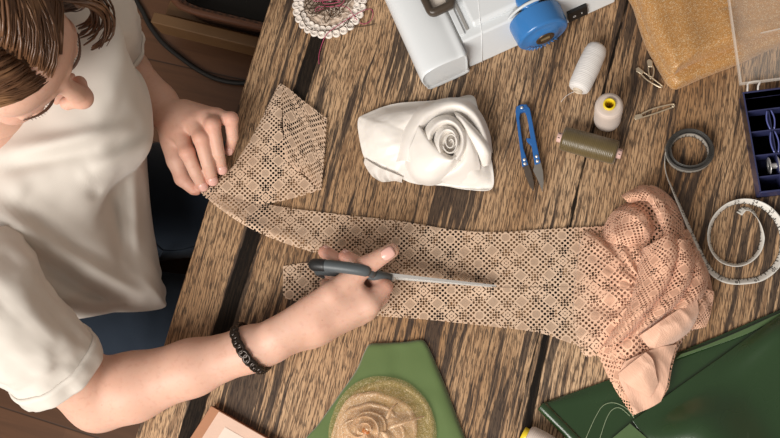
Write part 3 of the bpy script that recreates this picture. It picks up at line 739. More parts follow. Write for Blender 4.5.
# ------------------------------------------------------------------ crocheted doily with tangled thread
CRO = plain('crochet_cotton', 'ece2d8', .85, .2, 200, .5, 700, sheen=.3)
dc = P(330, 4, 0); do = thing('crochet_doily', 'white scalloped crochet doily under a tangle of thread at the top edge', 'doily', (dc.x, dc.y, T))
R0 = .0465
mb = MB(); Gd = []
for i in range(120):
    a = 2 * math.pi * i / 120
    Gd.append([Vector((dc.x, dc.y, T)) + px_dir(a) * (R0 * .84 * q) + Vector((0, 0, .003 + .0010 * math.sin(a * 20) * q + .0008 * math.sin(q * 40))) for q in np.linspace(.03, 1, 26)])
mb.grid(Gd, closed_u=True); tag(mb.build('centre_disc', plain('beige_crochet', 'cbb8a6', .9, .35, 220, .6, 600), do, solid=.0015), 'beige lacy centre')
mb = MB()
NS = 28
for i in range(NS):
    a = 2 * math.pi * i / NS
    for rr, sz, zz in ((R0 * .98, .0058, .0030), (R0 * .83, .0052, .0045)):
        a2 = a + (math.pi / NS if zz > .005 else 0)
        c = Vector((dc.x, dc.y, T + zz)) + px_dir(a2) * rr
        mb.lathe([(.0004, .0004), (sz * .35, .0012), (sz * .7, .0011), (sz, .0), (sz * .7, -.0012), (.0004, -.0016)], c, (0, 0, 1), 14)
        mb.tube([c + Vector((math.cos(q), math.sin(q), 0)) * sz * .72 + Vector((0, 0, .0018)) for q in np.linspace(0, 2 * math.pi, 13)[:-1]], .0009, 6, closed=True)
mb.build('scallop_border', CRO, do)
mb = MB()
for k in range(46):
    a = random.uniform(0, 6.28); r = R0 * random.uniform(.1, .62); c = Vector((dc.x, dc.y, T + random.uniform(.006, .010))) + px_dir(a) * r; q0 = random.uniform(0, 6)
    mb.tube([c + Vector((math.cos(q0 + q) * random.uniform(.004, .008), math.sin(q0 + q) * random.uniform(.004, .008), random.uniform(-.001, .0025))) for q in np.linspace(0, 5, 9)], .0009, 5)
mb.build('lace_loops', plain('taupe_crochet', 'd6c6b6', .9, .3, 200), do)
def wander(seed, n, r, col, z0, name, label, rad, extra=()):
    random.seed(seed); pts = []
    for i in range(n):
        a = i * 2.1 + random.uniform(-.9, .9); q = r * random.uniform(.25, 1.0)
        pts.append(Vector((dc.x, dc.y, T + z0 + random.uniform(0, .004))) + px_dir(a) * q)
    pts += [P(*e) for e in extra]
    mb = MB(); mb.tube(spline(pts, len(pts) * 9), rad, 6); return tag(mb.build(name, col), label, 'thread')
wander(3, 34, .033, plain('brown_thread', '4c3928', .7), .011, 'thread_tangle', 'dark brown thread tangled over the white crochet doily', .0006, [(304, 10, .010), (303, 20, .009), (310, 29, .009), (325, 31, .009), (340, 28, .009), (350, 18, .009), (347, 26, .008), (356, 27, .004), (366, 26, .001), (375, 24, .001)])
wander(5, 7, .02, plain('pink_thread', 'b04a68', .6), .016, 'pink_thread', 'pink thread looped over the doily with its end on the table', .0005, [(344, 1, .014), (336, 6, .014), (318, 7, .013), (316, 12, .012), (322, 9, .012), (338, 6, .012), (348, 8, .011), (357, 20, .004), (364, 24, .001), (371, 20, .001), (373, 13, .001), (370, 9, .001), (360, 12, .008), (340, 24, .010), (327, 34, .009), (322, 44, .001), (319, 55, .001), (319, 64, .001)])
random.seed(11)

# ------------------------------------------------------------------ sewing machine, lying down
WPL = plain('white_enamel', 'dde1e3', .32, .02, 5, 0, spec=.5, coat=.15); GPL = plain('grey_joint', '9a9894', .5)
WB = plain('blue_gloss', '3676b6', .22, .06, 20, 0, spec=.6)
O_ = P(460, 72, 0); ex = (P(620, 0, 0) - O_); WX = ex.length; ex.normalize(); ey = Vector((-ex.y, ex.x, 0))
if ey.y < 0: ey = -ey
sm = thing('sewing_machine', 'white sewing machine with a blue handwheel lying at the top edge', 'sewing machine', (O_.x, O_.y, T))
def Q(x, y, z): return O_ + ex * x + ey * y + Vector((0, 0, z))
def rloft(prof, ys, inset=None, close=True):
    """cross-section (x, z) swept along ey; the first rings pull in to round the end"""
    mb = MB(); G = []
    cx = sum(p[0] for p in prof) / len(prof); cz = sum(p[1] for p in prof) / len(prof)
    for y, k in ys: G.append([Q(cx + (x - cx) * k, y, max(.0008, cz + (z - cz) * k)) for x, z in prof])
    mb.grid(G, closed_v=True); mb.fan(G[0], True); mb.fan(G[-1], False); return mb
hump = [(-.041, .001), (-.0475, .012), (-.0505, .028), (-.0500, .042), (-.0455, .0525), (-.037, .0580), (-.024, .0605), (-.010, .0605), (.002, .0585), (.0125, .056), (.0125, .030), (.0105, .012), (.0085, .001)]
hump = [tuple(p) for p in spline([(a, b, 0) for a, b in hump], 60, True)[:, :2]]
rloft(hump, [(-.0040, .90), (-.0065, .94), (-.0055, .972), (-.0025, .992), (.003, 1), (.02, 1), (.12, 1), (.35, 1)]).build('arm_cover', WPL, sm)
def wedge(x0, x1, z0, z1, yb, yt, y1, name, bev=.003, mat=None):
    V = [Q(x0, yb, z0), Q(x1, yb, z0), Q(x1, y1, z0), Q(x0, y1, z0), Q(x0, yt, z1), Q(x1, yt, z1), Q(x1, y1, z1), Q(x0, y1, z1)]
    mb = MB(); mb.add(V, [(0, 3, 2, 1), (4, 5, 6, 7), (0, 1, 5, 4), (1, 2, 6, 5), (2, 3, 7, 6), (3, 0, 4, 7)], False); return mb.build(name, mat or WPL, sm, bevel=bev, seg=3)
wedge(.0135, WX - .006, .001, .055, -.001, .012, .35, 'main_body', .003)
wedge(.0145, .0215, .054, .058, .020, .020, .35, 'joint_rib', .001)
wedge(.0245, .0285, .054, .0565, .024, .024, .35, 'joint_rib', .0006, GPL)
wedge(.034, WX - .006, .054, .062, .022, .026, .35, 'raised_panel', .004)
def seam_line(pts, r, mat, name):
    mb = MB(); mb.tube([Q(*p) for p in pts], r, 6); return mb.build(name, mat, sm)
seam_line([(.0305, -.0014, .002), (.0400, .0118, .0548), (.043, .022, .0556), (.0445, .0262, .0622), (.09, .16, .0622)], .0004, plain('pale_seam', 'f2f4f4', .4), 'seam_ridge')
seam_line([(.0131, -.001, .004), (.0131, .012, .0555), (.0131, .35, .0562)], .0007, GPL, 'seam_gap')
mb = MB(); mb.box(Q(.0185, .062, .0575), ex * .008, ey * .012, (0, 0, .0022)); mb.build('clip', GPL, sm, bevel=.0005)
# handwheel: axis out of the end wall, just above the table
whc = Q((P(535, 18, .0385) - O_).dot(ex), .0, .0385); wd = -ey
y_w = .006
def WH(y): return Q((whc - O_).dot(ex), y, .0385)
mb = MB(); mb.lathe([(.0001, -.0001), (.0366, -.0001), (.0366, .002), (.0360, .0026), (.034, .0028)], WH(.0165), wd, 60); tag(mb.build('wheel_recess', plain('recess_white', 'd2d6d8', .35, .02, 5, 0), sm), 'pale ring around the handwheel')
hwp = [(.0315, .000), (.0334, .0006), (.0340, .0016), (.0341, .003), (.0338, .014), (.0330, .0262), (.0328, .0272), (.0322, .0284), (.0308, .0294), (.0296, .0297), (.0288, .0298), (.020, .0310), (.0185, .0325), (.0150, .0325), (.0138, .0330), (.0001, .0330)]
mb = MB(); mb.lathe(hwp, WH(.012), wd, 64); hwl = tag(mb.build('hand_wheel', WB, sm), 'glossy blue handwheel')
mb = MB(); mb.lathe([(.0120, 0), (.0118, .0012), (.0085, .0014), (.0078, .0002), (.0001, .0002)], WH(.012) + wd * .0330, wd, 32); mb.build('hub_ring', plain('bronze_hub', '5b4a38', .35, metal=.6), hwl)
mb = MB(); mb.box(WH(.012) + wd * .0338, ex * .0115, Vector((0, 0, .003)), wd * .0012); mb.build('hub_slot', plain('brass_slot', 'c8b48a', .3, metal=.7), hwl)
for k in range(9):
    mb = MB(); a = math.radians(205 + k * 13); c = WH(.012) + wd * .0328
    e = ex * math.cos(a) + Vector((0, 0, 1)) * math.sin(a)
    mb.tube([c + e * .0205, c + e * .0275 - wd * .0004], .0007, 6); mb.build('grip_mark', WB, hwl)
dx = (P(529, 0, .07) - O_); mb = MB(); dxx, dyy = dx.dot(ex), dx.dot(ey)
mb.lathe([(.0150, 0), (.0150, .007), (.0140, .0095), (.0120, .0105), (.0001, .0105)], Q(dxx, dyy + .004, .0615), (0, 0, 1), 40); tag(mb.build('stitch_dial', WB, sm), 'blue round dial')
sw = P(579, 18, .012) - O_
mb = MB(); mb.box(Q(sw.dot(ex), .0015, .017), ex * .026, ey * .006 + Vector((0, 0, .0)), Vector((0, 0, .017)) + ey * .004); swo = mb.build('power_switch', plain('black_switch', '1c1b1b', .4), sm, bevel=.0008)
for k, sx in enumerate((-.005, .005)):
    mb = MB()
    if k: mb.box(Q(sw.dot(ex) + sx, -.0018, .0165), ex * .0008, ey * .0006, (0, 0, .0035))
    else: mb.tube([Q(sw.dot(ex) + sx + math.cos(q) * .0017, -.0018, .0165 + math.sin(q) * .0017) for q in np.linspace(0, 6.283, 13)[:-1]], .0004, 5, closed=True)
    mb.build('switch_mark', plain('white_mark', 'e8e8e8', .5), swo)
# carrying handle folded on the cover
HB = plain('bronze_handle', '453b31', .35, .1, 30, 0)
hp = PP([(416, -18, .066), (422, -6, .070), (427.5, 5, .073), (430.5, 11, .074), (433, 12.5, .074), (437, 11.5, .074), (449, 5.5, .074), (451.5, 3, .074), (451, -1, .074), (446, -14, .072), (440, -28, .070)])
mb = MB(); mb.tube(spline(hp, 60), .0052, 12, flat=1.3); mb.build('carrying_handle', HB, sm)
mb = MB(); q = [P(421, -12, .069), P(427, 0, .0705), P(433, 9, .071), P(447, 3, .071), P(441, -14, .070)]
mb.prism(ccw([(p.x, p.y) for p in q]), T + .060, T + .070); tag(mb.build('handle_recess', plain('handle_recess', 'e3d9cd', .4, .02, 5, 0), sm, bevel=.001), 'pale plate inside the handle')
# ------------------------------------------------------------------ organic surfaces: smooth unions on a grid, surfaced with dual vertices
def V3(p): return np.array(tuple(p), np.float32)
class Blob:
    def __init__(s, lo, hi, h):
        s.lo = V3(lo); s.h = h
        s.n = np.ceil((V3(hi) - s.lo) / h).astype(int) + 1
        s.F = np.full(tuple(s.n), 1.0, np.float32)
    def _win(s, lo, hi):
        a = np.clip(np.floor((lo - s.lo) / s.h).astype(int), 0, s.n); b = np.clip(np.ceil((hi - s.lo) / s.h).astype(int) + 1, 0, s.n)
        if (b <= a).any(): return None, None
        ax = [s.lo[i] + s.h * np.arange(a[i], b[i], dtype=np.float32) for i in range(3)]
        return tuple(slice(a[i], b[i]) for i in range(3)), np.stack(np.meshgrid(*ax, indexing='ij'), -1)
    def _join(s, w, d, k, sub=False):
        f = s.F[w]
        if sub:
            d = -d; h = np.clip(.5 - .5 * (d - f) / k, 0, 1) if k else (f > d).astype(np.float32)
            s.F[w] = f * h + d * (1 - h) + (k * h * (1 - h) if k else 0)
        else:
            h = np.clip(.5 + .5 * (f - d) / k, 0, 1)
            s.F[w] = f * (1 - h) + d * h - k * h * (1 - h)
    def cone(s, a, b, ra, rb, k=.006, flat=None, sub=False):
        """tapered limb a -> b; flat = (axis, factor) squashes it along a direction"""
        a, b = V3(a), V3(b); R = max(ra, rb) + 3 * k + .004
        w, X = s._win(np.minimum(a, b) - R, np.maximum(a, b) + R)
        if w is None: return s
        ab = b - a; q = X - a; t = np.clip((q @ ab) / max(float(ab @ ab), 1e-9), 0, 1); e = q - t[..., None] * ab
        if flat is not None:
            n = V3(Vector(flat[0]).normalized()); c = e @ n; e = e + (c * (1 / flat[1] - 1))[..., None] * n
        d = np.linalg.norm(e, axis=-1) - (ra + (rb - ra) * t)
        if flat is not None: d *= .8
        s._join(w, d, k, sub); return s
    def ell(s, c, axes, radii, k=.006, sub=False):
        c = V3(c); A = np.array([tuple(Vector(x).normalized()) for x in axes], np.float32); r = np.array(radii, np.float32)
        R = r.max() + 3 * k + .004; w, X = s._win(c - R, c + R)
        if w is None: return s
        q = (X - c) @ A.T; k0 = np.linalg.norm(q / r, axis=-1); k1 = np.linalg.norm(q / (r * r), axis=-1)
        d = np.where(k1 > 1e-6, k0 * (k0 - 1) / np.maximum(k1, 1e-6), -r.min())
        s._join(w, d.astype(np.float32), k, sub); return s
    def chain(s, pts, rad, k=.004, **kw):
        for i in range(len(pts) - 1): s.cone(pts[i], pts[i + 1], rad[i], rad[i + 1], k, **kw)
        return s
    def surface(s, smooth=2):
        F = s.F; F = np.pad(F, 1, constant_values=1.0); lo = s.lo - s.h
        I = F < 0
        cnt = sum(I[a:I.shape[0] - 1 + a, b:I.shape[1] - 1 + b, c:I.shape[2] - 1 + c].astype(np.uint8) for a in (0, 1) for b in (0, 1) for c in (0, 1))
        act = (cnt > 0) & (cnt < 8); ci = np.argwhere(act); idx = np.full(act.shape, -1, np.int32); idx[act] = np.arange(len(ci))
        acc = np.zeros((len(ci), 3)); num = np.zeros(len(ci))
        cor = [(a, b, c) for a in (0, 1) for b in (0, 1) for c in (0, 1)]
        val = {q: F[ci[:, 0] + q[0], ci[:, 1] + q[1], ci[:, 2] + q[2]] for q in cor}
        for q in cor:
            for ax in range(3):
                if q[ax]: continue
                r = list(q); r[ax] = 1; r = tuple(r)
                fa, fb = val[q], val[r]; x = (fa < 0) != (fb < 0); t = np.where(x, fa / np.where(x, fa - fb, 1), 0)
                p = np.array(q, float)[None, :].repeat(len(ci), 0); p[:, ax] = t
                acc[x] += p[x]; num[x] += 1
        V = (ci + acc / num[:, None]) * s.h + lo
        faces = []
        for ax in range(3):
            sl0 = [slice(1, -1)] * 3; sl1 = [slice(1, -1)] * 3
            sl0[ax] = slice(0, -1); sl1[ax] = slice(1, None)
            A, Bq = I[tuple(sl0)], I[tuple(sl1)]; e = np.argwhere(A != Bq); fl = A[A != Bq]
            off = np.ones(3, int); off[ax] = 0; e = e + off
            u, v = [(1, 2), (2, 0), (0, 1)][ax]
            def id_(du, dv):
                q = e.copy(); q[:, u] += du; q[:, v] += dv; return idx[q[:, 0], q[:, 1], q[:, 2]]
            Q4 = np.stack([id_(-1, -1), id_(0, -1), id_(0, 0), id_(-1, 0)], 1); Q4[~fl] = Q4[~fl][:, ::-1]; faces.append(Q4)
        Fq = np.concatenate(faces); Fq = Fq[(Fq >= 0).all(1)]
        for _ in range(smooth):
            sm_ = np.zeros_like(V); n_ = np.zeros(len(V))
            for i in range(4):
                a, b = Fq[:, i], Fq[:, (i + 1) % 4]
                np.add.at(sm_, a, V[b]); np.add.at(n_, a, 1)
            V = V * .5 + .5 * sm_ / n_[:, None]
        return V, Fq
def blob_mesh(name, parts, mat, parent):
    Vs, Fs, b = [], [], 0
    for V, F in parts: Vs.append(V); Fs.append(F + b); b += len(V)
    V = np.concatenate(Vs) - np.array(tuple(wm(parent).translation)); F = np.concatenate(Fs)
    me = bpy.data.meshes.new(name); me.vertices.add(len(V)); me.vertices.foreach_set('co', V.ravel().astype(np.float32))
    me.loops.add(F.size); me.loops.foreach_set('vertex_index', F.ravel().astype(np.int32))
    me.polygons.add(len(F)); me.polygons.foreach_set('loop_start', (np.arange(len(F)) * 4).astype(np.int32))
    me.polygons.foreach_set('use_smooth', np.ones(len(F), bool)); me.update(calc_edges=True); me.validate(); me.materials.append(mat)
    return link(name, me, parent)

# ------------------------------------------------------------------ materials
def skin():
    m = NT('skin'); o = m.co(); n1 = m.noise(o, 14, 4); n2 = m.noise(o, 160, 3)
    c = m.mix(n1, 'cf9f88', 'deb8a5'); c = m.mix(m.m('MULTIPLY', m.sstep(n2, .5, .75), .22), c, 'b8786a')
    at = m.n('ShaderNodeAttribute'); at.attribute_name = 'flush'; c = m.mix(at.outputs['Fac'], c, 'c9705f')
    v = m.n('ShaderNodeTexVoronoi'); m.put(v.inputs['Vector'], o); v.inputs['Scale'].default_value = 42
    c = m.mix(m.m('MULTIPLY', m.sstep(v.outputs['Distance'], .055, .03), .35), c, '8a4a35')
    m.set(color=c, rough=.5, spec=.35, sss=.18); m.b.inputs['Subsurface Radius'].default_value = (.008, .003, .0015); m.b.inputs['Subsurface Scale'].default_value = .6
    m.bump(m.noise(o, 700, 3), .14, .0008); return m.mat
SKIN = skin(); NAIL = plain('fingernail_skin', 'e3b3a6', .22, .05, 60, 0, spec=.6)
def knit():
    m = NT('cream_cotton'); o = m.co(); x, y, z = m.sep(o); n1 = m.noise(o, 9, 3)
    wv = m.m('MULTIPLY', m.m('SINE', m.m('MULTIPLY', x, 5200)), m.m('SINE', m.m('MULTIPLY', y, 5200)))
    m.set(color=m.mix(n1, 'cfc7bd', 'ddd7ce'), rough=.85, spec=.2, sheen=.3); m.bump(m.m('ADD', wv, m.noise(o, 90, 3)), .12, .0006); return m.mat
KNIT = knit()
def denim():
    m = NT('navy_denim'); o = m.co(); x, y, z = m.sep(o)
    tw = m.m('SINE', m.m('MULTIPLY', m.m('ADD', x, m.m('MULTIPLY', y, 1.6)), 3600)); n1 = m.noise(o, 20, 4)
    c = m.mix(n1, '151c27', '1f2935'); c = m.mix(m.m('MULTIPLY', m.m('MULTIPLY_ADD', tw, .5, .5), .25), c, '2c3844')
    m.set(color=c, rough=.85, spec=.2, sheen=.15); m.bump(m.m('ADD', m.m('MULTIPLY', tw, .4), m.noise(o, 50, 3)), .3, .001); return m.mat
DENIM = denim()
def hairm():
    m = NT('brown_hair'); o = m.co(); u, v, _ = m.sep(m.co('UV'))
    n1 = m.noise(m.comb(m.m('MULTIPLY', u, 23), m.m('MULTIPLY', v, 2), 0), 1, 2); n2 = m.noise(o, 22, 3)
    c = m.mix(n1, '37231a', '7d573a'); c = m.mix(m.m('MULTIPLY', m.sstep(n2, .5, .7), .5), c, 'a37a54')
    m.set(color=c, rough=.38, spec=.5); return m.mat
HAIR = hairm()

# ------------------------------------------------------------------ the woman at the table
pc = P(85, 265, -.2)
per = thing('person', 'person in a cream t-shirt and navy jeans leaning over the table cutting lace with shears', 'person', (pc.x, pc.y, 0))
Zv = Vector((0, 0, 1))
def Pz(a): return Vector(P(*a))
# right arm and hand
er, wr = Pz((99, 398, .043)), Pz((250, 349, .051))
shR = Pz((-8, 300, .20))
R = Blob(Vector((min(shR.x, er.x) - .08, er.y - .09, T - .03)), Vector((P(410, 0).x, P(0, 215).y, T + .30)), .0016)
R.cone(shR, er.lerp(shR, .45), .044, .043, .01).cone(er.lerp(shR, .45), er, .043, .0375, .01)
R.cone(er, er.lerp(wr, .22), .0385, .0405, .016).cone(er.lerp(wr, .22), er.lerp(wr, .62), .0405, .0325, .014).cone(er.lerp(wr, .62), wr, .0325, .0255, .014)
FR = {}
idx_m, idx_p, idx_d, idx_t = map(Pz, ((369, 303, .050), (384, 287, .044), (366, 268, .036), (345, 256, .042)))
mid_m, mid_p, mid_d, mid_t = map(Pz, ((366, 309, .036), (381, 296, .028), (352, 270, .024), (325, 252, .036)))
rin_m, rin_p, rin_d, rin_t = map(Pz, ((359, 314, .024), (373, 303, .018), (345, 280, .013), (322, 268, .016)))
pin_m, pin_p, pin_d, pin_t = map(Pz, ((347, 319, .017), (360, 309, .015), (340, 292, .014), (325, 284, .014)))
R.chain([Pz((262, 343, .056)), Pz((318, 324, .056)), idx_m], [.0160, .0158, .0135], .012)
R.chain([Pz((260, 349, .044)), Pz((318, 329, .042)), mid_m], [.0160, .0155, .0130], .012)
R.chain([Pz((258, 352, .032)), Pz((318, 331, .027)), rin_m], [.0145, .0142, .0120], .012)
R.chain([Pz((258, 353, .024)), Pz((310, 335, .018)), pin_m], [.0130, .0125, .0105], .012)
R.cone(wr, Pz((270, 343, .046)), .0255, .023, .014)
thb = [Pz((278, 333, .062)), Pz((332, 294, .068)), Pz((366, 266, .068)), Pz((392, 250.5, .069))]
R.chain(thb[:2], [.0190, .0150], .014).chain(thb[1:3], [.0140, .0118], .005).chain(thb[2:], [.0122, .0086], .003)
R.cone(Pz((318, 312, .058)), Pz((360, 293, .054)), .014, .010, .012)            # web between thumb and forefinger
for c, r in (((idx_m, idx_p, idx_d, idx_t), (.0128, .0108, .0094, .0080)), ((mid_m, mid_p, mid_d, mid_t), (.0125, .0108, .0095, .0084)), ((rin_m, rin_p, rin_d, rin_t), (.0118, .0102, .0088, .0080)), ((pin_m, pin_p, pin_d, pin_t), (.0104, .0088, .0078, .0070))):
    R.chain(c, r, .0012)
    R.ell(c[0], ((1, 0, 0), (0, 1, 0), (0, 0, 1)), (r[0] * 1.08,) * 3, .006)
# left arm and hand
sl, el, wl = Pz((86, 14, .185)), Pz((101, 54, .00)), Pz((175, 121, .040))
Lb = Blob(Vector((P(60, 0, .2).x, P(0, 205).y, T - .08)), Vector((P(262, 0).x, P(0, -30, .2).y, T + .26)), .0016)
Lb.cone(sl, el, .043, .035, .01).cone(el, el.lerp(wl, .3), .035, .036, .014).cone(el.lerp(wl, .3), el.lerp(wl, .75), .036, .0275, .012).cone(el.lerp(wl, .75), wl, .0275, .0230, .012, flat=((0.6, 0.7, .35), .9))
LM = [Pz(a) for a in ((180, 132, .046), (194, 123, .050), (206, 119, .049), (217, 117, .045))]
for a, b, r0 in zip(((170, 124, .038), (176, 118, .042), (182, 114, .042), (187, 111, .038)), LM, (.0150, .0150, .0142, .0130)):
    Lb.chain([Pz(a), b], [r0, r0 * .80], .011)
LF = [
    [LM[0], Pz((187, 152, .050)), Pz((196, 173, .033)), Pz((202.5, 186, .016))],
    [LM[1], Pz((201, 138, .058)), Pz((207.5, 163, .040)), Pz((212, 180, .017))],
    [LM[2], Pz((212.5, 125, .060)), Pz((218, 152, .041)), Pz((221.5, 169, .018))],
    [LM[3], Pz((231, 119, .053)), Pz((232.5, 137, .036)), Pz((229.5, 150, .020))]]
for c, r in zip(LF, ((.0116, .0097, .0086, .0074), (.0118, .0100, .0087, .0075), (.0112, .0096, .0084, .0072), (.0098, .0087, .0076, .0064))):
    Lb.chain(c, r, .0008); Lb.ell(c[0], ((1, 0, 0), (0, 1, 0), (0, 0, 1)), (r[0] * 1.08,) * 3, .006); Lb.ell(c[1], ((1, 0, 0), (0, 1, 0), (0, 0, 1)), (r[1] * 1.07,) * 3, .003)
LT = [Pz((172, 140, .026)), Pz((177, 160, .024)), Pz((183, 178, .016)), Pz((195, 190, .0105))]
Lb.chain(LT[:2], [.016, .0135], .010).chain(LT[1:3], [.0130, .0112], .004).chain(LT[2:], [.0112, .0082], .003)
# head: forward, right and up in the world
hc = Pz((-26, 32, .378))
Fd = Vector((.74, -.42, -.52)).normalized(); Rd = Vector((-.50, -.86, -.02)); Rd = (Rd - Fd * Rd.dot(Fd)).normalized(); Ud = Rd.cross(Fd)
def Hd(r, f, u): return hc + Rd * r + Fd * f + Ud * u
AX = (Rd, Fd, Ud)
Hb = Blob(hc - Vector((.17, .17, .20)), hc + Vector((.17, .17, .15)), .0022)
Hb.ell(Hd(0, -.012, .012), AX, (.072, .094, .088), .01).ell(Hd(0, .035, -.030), AX, (.060, .058, .076), .02)
Hb.ell(Hd(0, .050, -.092), AX, (.030, .026, .022), .02).ell(Hd(0, .060, .030), AX, (.056, .030, .038), .02)
for s_ in (-1, 1):
    Hb.ell(Hd(s_ * .038, .062, -.036), AX, (.024, .020, .020), .014)                                   # cheek
    Hb.ell(Hd(s_ * .031, .092, -.004), AX, (.017, .014, .010), .010, sub=True)                         # eye hollow
    Hb.ell(Hd(s_ * .031, .078, -.005), AX, (.0130, .0125, .0105), .003)                                # lid over the eye
    Hb.cone(Hd(s_ * .014, .089, .011), Hd(s_ * .046, .078, .011), .006, .005, .006)                    # brow ridge
    Hb.ell(Hd(s_ * .073, -.012, -.022), (Rd * .9 + Fd * .3, Fd, Ud), (.007, .017, .030), .005)          # ear
    Hb.ell(Hd(s_ * .0125, .104, -.046), AX, (.0075, .008, .0066), .005)                                 # nostril wing
Hb.cone(Hd(0, .091, .006), Hd(0, .112, -.038), .0080, .0110, .008).ell(Hd(0, .1145, -.041), AX, (.0112, .0115, .0102), .006)
Hb.ell(Hd(0, .093, -.066), AX, (.020, .009, .0055), .005).ell(Hd(0, .091, -.075), AX, (.017, .009, .006), .005)
nk = Pz((-15, 110, .22))
Hb.cone(Hd(0, -.025, -.06), nk, .052, .056, .02)
# trunk and legs
hipL, hipR = Pz((100, 205, -.19)), Pz((75, 325, -.19)); knL, knR = Pz((395, 190, -.22)), Pz((370, 345, -.22))
def foot(k): return Vector((k.x - .02, k.y, .07))
hip = (hipL + hipR) / 2
C = Blob(Vector((-.62, -.34, -.01)), Vector((knL.x + .16, .34, T + .33)), .006)
C.cone(hip + Vector((-.03, 0, .02)), Pz((10, 205, .05)), .100, .085, .04, flat=((1, .3, 0), .7)).cone(Pz((10, 205, .05)), Pz((-20, 165, .15)), .085, .085, .04, flat=((1, .3, 0), .6))
C.cone(Pz((70, 60, .16)), Pz((-15, 275, .16)), .040, .040, .04).cone(Pz((0, 160, .18)), nk, .06, .05, .03)
C.cone(sl + Zv * -.01, Pz((20, 120, .16)), .036, .05, .03).cone(shR + Zv * -.015, Pz((-20, 220, .16)), .040, .05, .03)
for h_, k_ in ((hipL, knL), (hipR, knR)):
    C.chain([h_, k_, foot(k_)], [.080, .052, .036], .02); C.cone(foot(k_) + Vector((-.02, 0, -.03)), foot(k_) + Vector((.16, 0, -.045)), .032, .022, .02)
body = blob_mesh('body', [R.surface(1), Lb.surface(1), Hb.surface(2), C.surface(1)], SKIN, per)

# ruddier skin on knuckles, fingertips, nose and cheeks
_n = len(body.data.vertices); _co = np.zeros(_n * 3, np.float32); body.data.vertices.foreach_get('co', _co); _co = _co.reshape(-1, 3) + np.array(tuple(per.location), np.float32); _fl = np.zeros(_n, np.float32)
for q, r_, a_ in [(c[1], .011, .45) for c in LF] + [(c[0], .013, .35) for c in LF] + [(c[3], .010, .6) for c in LF] + [(x, .011, .55) for x in (idx_t, mid_t, idx_p, thb[2])] + [(LT[3], .011, .5), (LT[2], .012, .4), (Hd(0, .118, -.04), .018, .12), (Hd(.038, .07, -.04), .03, .25), (Hd(-.038, .07, -.04), .03, .25)]:
    _fl = np.maximum(_fl, a_ * np.exp(-(((_co - np.array(tuple(q), np.float32)) ** 2).sum(1)) / (r_ * r_)))
body.data.attributes.new('flush', 'FLOAT', 'POINT').data.foreach_set('value', _fl)
# fingernails
def nail(base, tip, up, w, l, off, back=.004):
    d = (tip - base).normalized(); up = (Vector(up) - d * Vector(up).dot(d)).normalized(); s_ = d.cross(up); c = tip - d * back + up * off
    G = []
    for i in range(9):
        a = -1 + 2 * i / 8; row = []
        for j in range(9):
            b = -1 + 2 * j / 8; rr = math.sqrt(max(0, 1 - .55 * abs(b) ** 4)) if b > 0 else math.sqrt(max(0.05, 1 - .5 * b * b))
            row.append(c + s_ * (w * a * rr) + d * (l * b) - up * (w * .42 * a * a + l * .16 * b * b))
        G.append(row)
    mb = MB(); mb.grid(G); return tag(mb.build('fingernail', NAIL, per, solid=.0006), None)
nail(thb[2], thb[3], Zv * 1.0 + Vector((.15, -.3, 0)), .0070, .0088, .0106, .0060)
for c, w, off, up in zip(LF, (.0052, .0056, .0053, .0045), (.0074, .0076, .0073, .0064), ((.5, -.4, .6), (.5, -.5, .6), (.55, -.55, .6), (.0, -.7, .6))):
    nail(c[2], c[3], Vector(up), w * 1.15, .0064, off + .0009, .0020)
nail(idx_d, idx_t, (-.2, 1, .5), .005, .0055, .0078, 0); nail(mid_d, mid_t, (-.3, 1, .5), .005, .0055, .0082, 0)
# closed eyes: lashes and brows
DARK = plain('dark_lash', '4a3226', .6)
for s_ in (-1, 1):
    mb = MB(); pts = [Hd(s_ * (.031 + .014 * q), .0895 - .006 * q * q - .003 * (q + 1) * .5, -.0115 - .0015 * (1 - q * q)) for q in np.linspace(-1, 1, 11)]
    for p in pts: mb.tube([p, p + Fd * .004 - Ud * .004, p + Fd * .006 - Ud * .0055], [.0004, .0003, .0002], 5)
    mb.tube(pts, .0004, 6); mb.build('eyelashes', DARK, per)
    mb = MB(); mb.tube([Hd(s_ * (.031 + .019 * q), .0945 - .007 * (q + .4) ** 2, .0150 + .003 * q - .003 * q * q) for q in np.linspace(-1, 1, 11)], [.0006, .0014, .0018, .0019, .0019, .0018, .0016, .0014, .0012, .0010, .0006], 8, flat=.6); mb.build('eyebrow', plain('brow_hair', '4a3020', .6), per)
mb = MB(); mb.tube([Hd(.018 * q, .0985 - .008 * q * q, -.0705) for q in np.linspace(-1, 1, 9)], [.001, .003, .0045, .005, .0048, .005, .0045, .003, .001], 10); mb.build('lips', plain('lip_skin', 'b8705f', .4), per)

# hair: a close cap plus many locks combed back from the parting
def scalp(th, ph, e=0):
    """th: 0 at the crown's middle line going down the side (+ right), ph: 0 front hairline .. 1 nape"""
    a = math.radians(-62 + 0 + ph * 200); sx = math.sin(th); cx_ = math.cos(th)
    return Hd((.076 + e) * sx, -.012 + (.099 + e) * cx_ * -math.sin(a), .014 + (.093 + e) * cx_ * math.cos(a))
random.seed(21)
mb = MB(); G = []
for i in range(36):
    th = -1.42 + 2.84 * i / 35
    G.append([scalp(th, (.03 + .08 * abs(th) ** 2 * .5) + (1.0 - .03) * j / 30, -.0005) for j in range(31)])
mb.grid(G, uv=[[(i / 35, j / 30) for j in range(31)] for i in range(36)])
def lock(pts, r, u):
    S_ = spline(pts, 13); n = len(S_); b = len(mb.v)
    mb.tube(S_, [r * (.35 + .75 * math.sin(math.pi * min(1, .12 + .88 * k / (n - 1)))) for k in range(n)], 5, flat=.5)
    for k in range(len(mb.uv) - 1, -1, -1):
        if mb.f[k][0] < b: break
        mb.uv[k] = [(u, (q - b) / 75.0) for q in mb.f[k]]
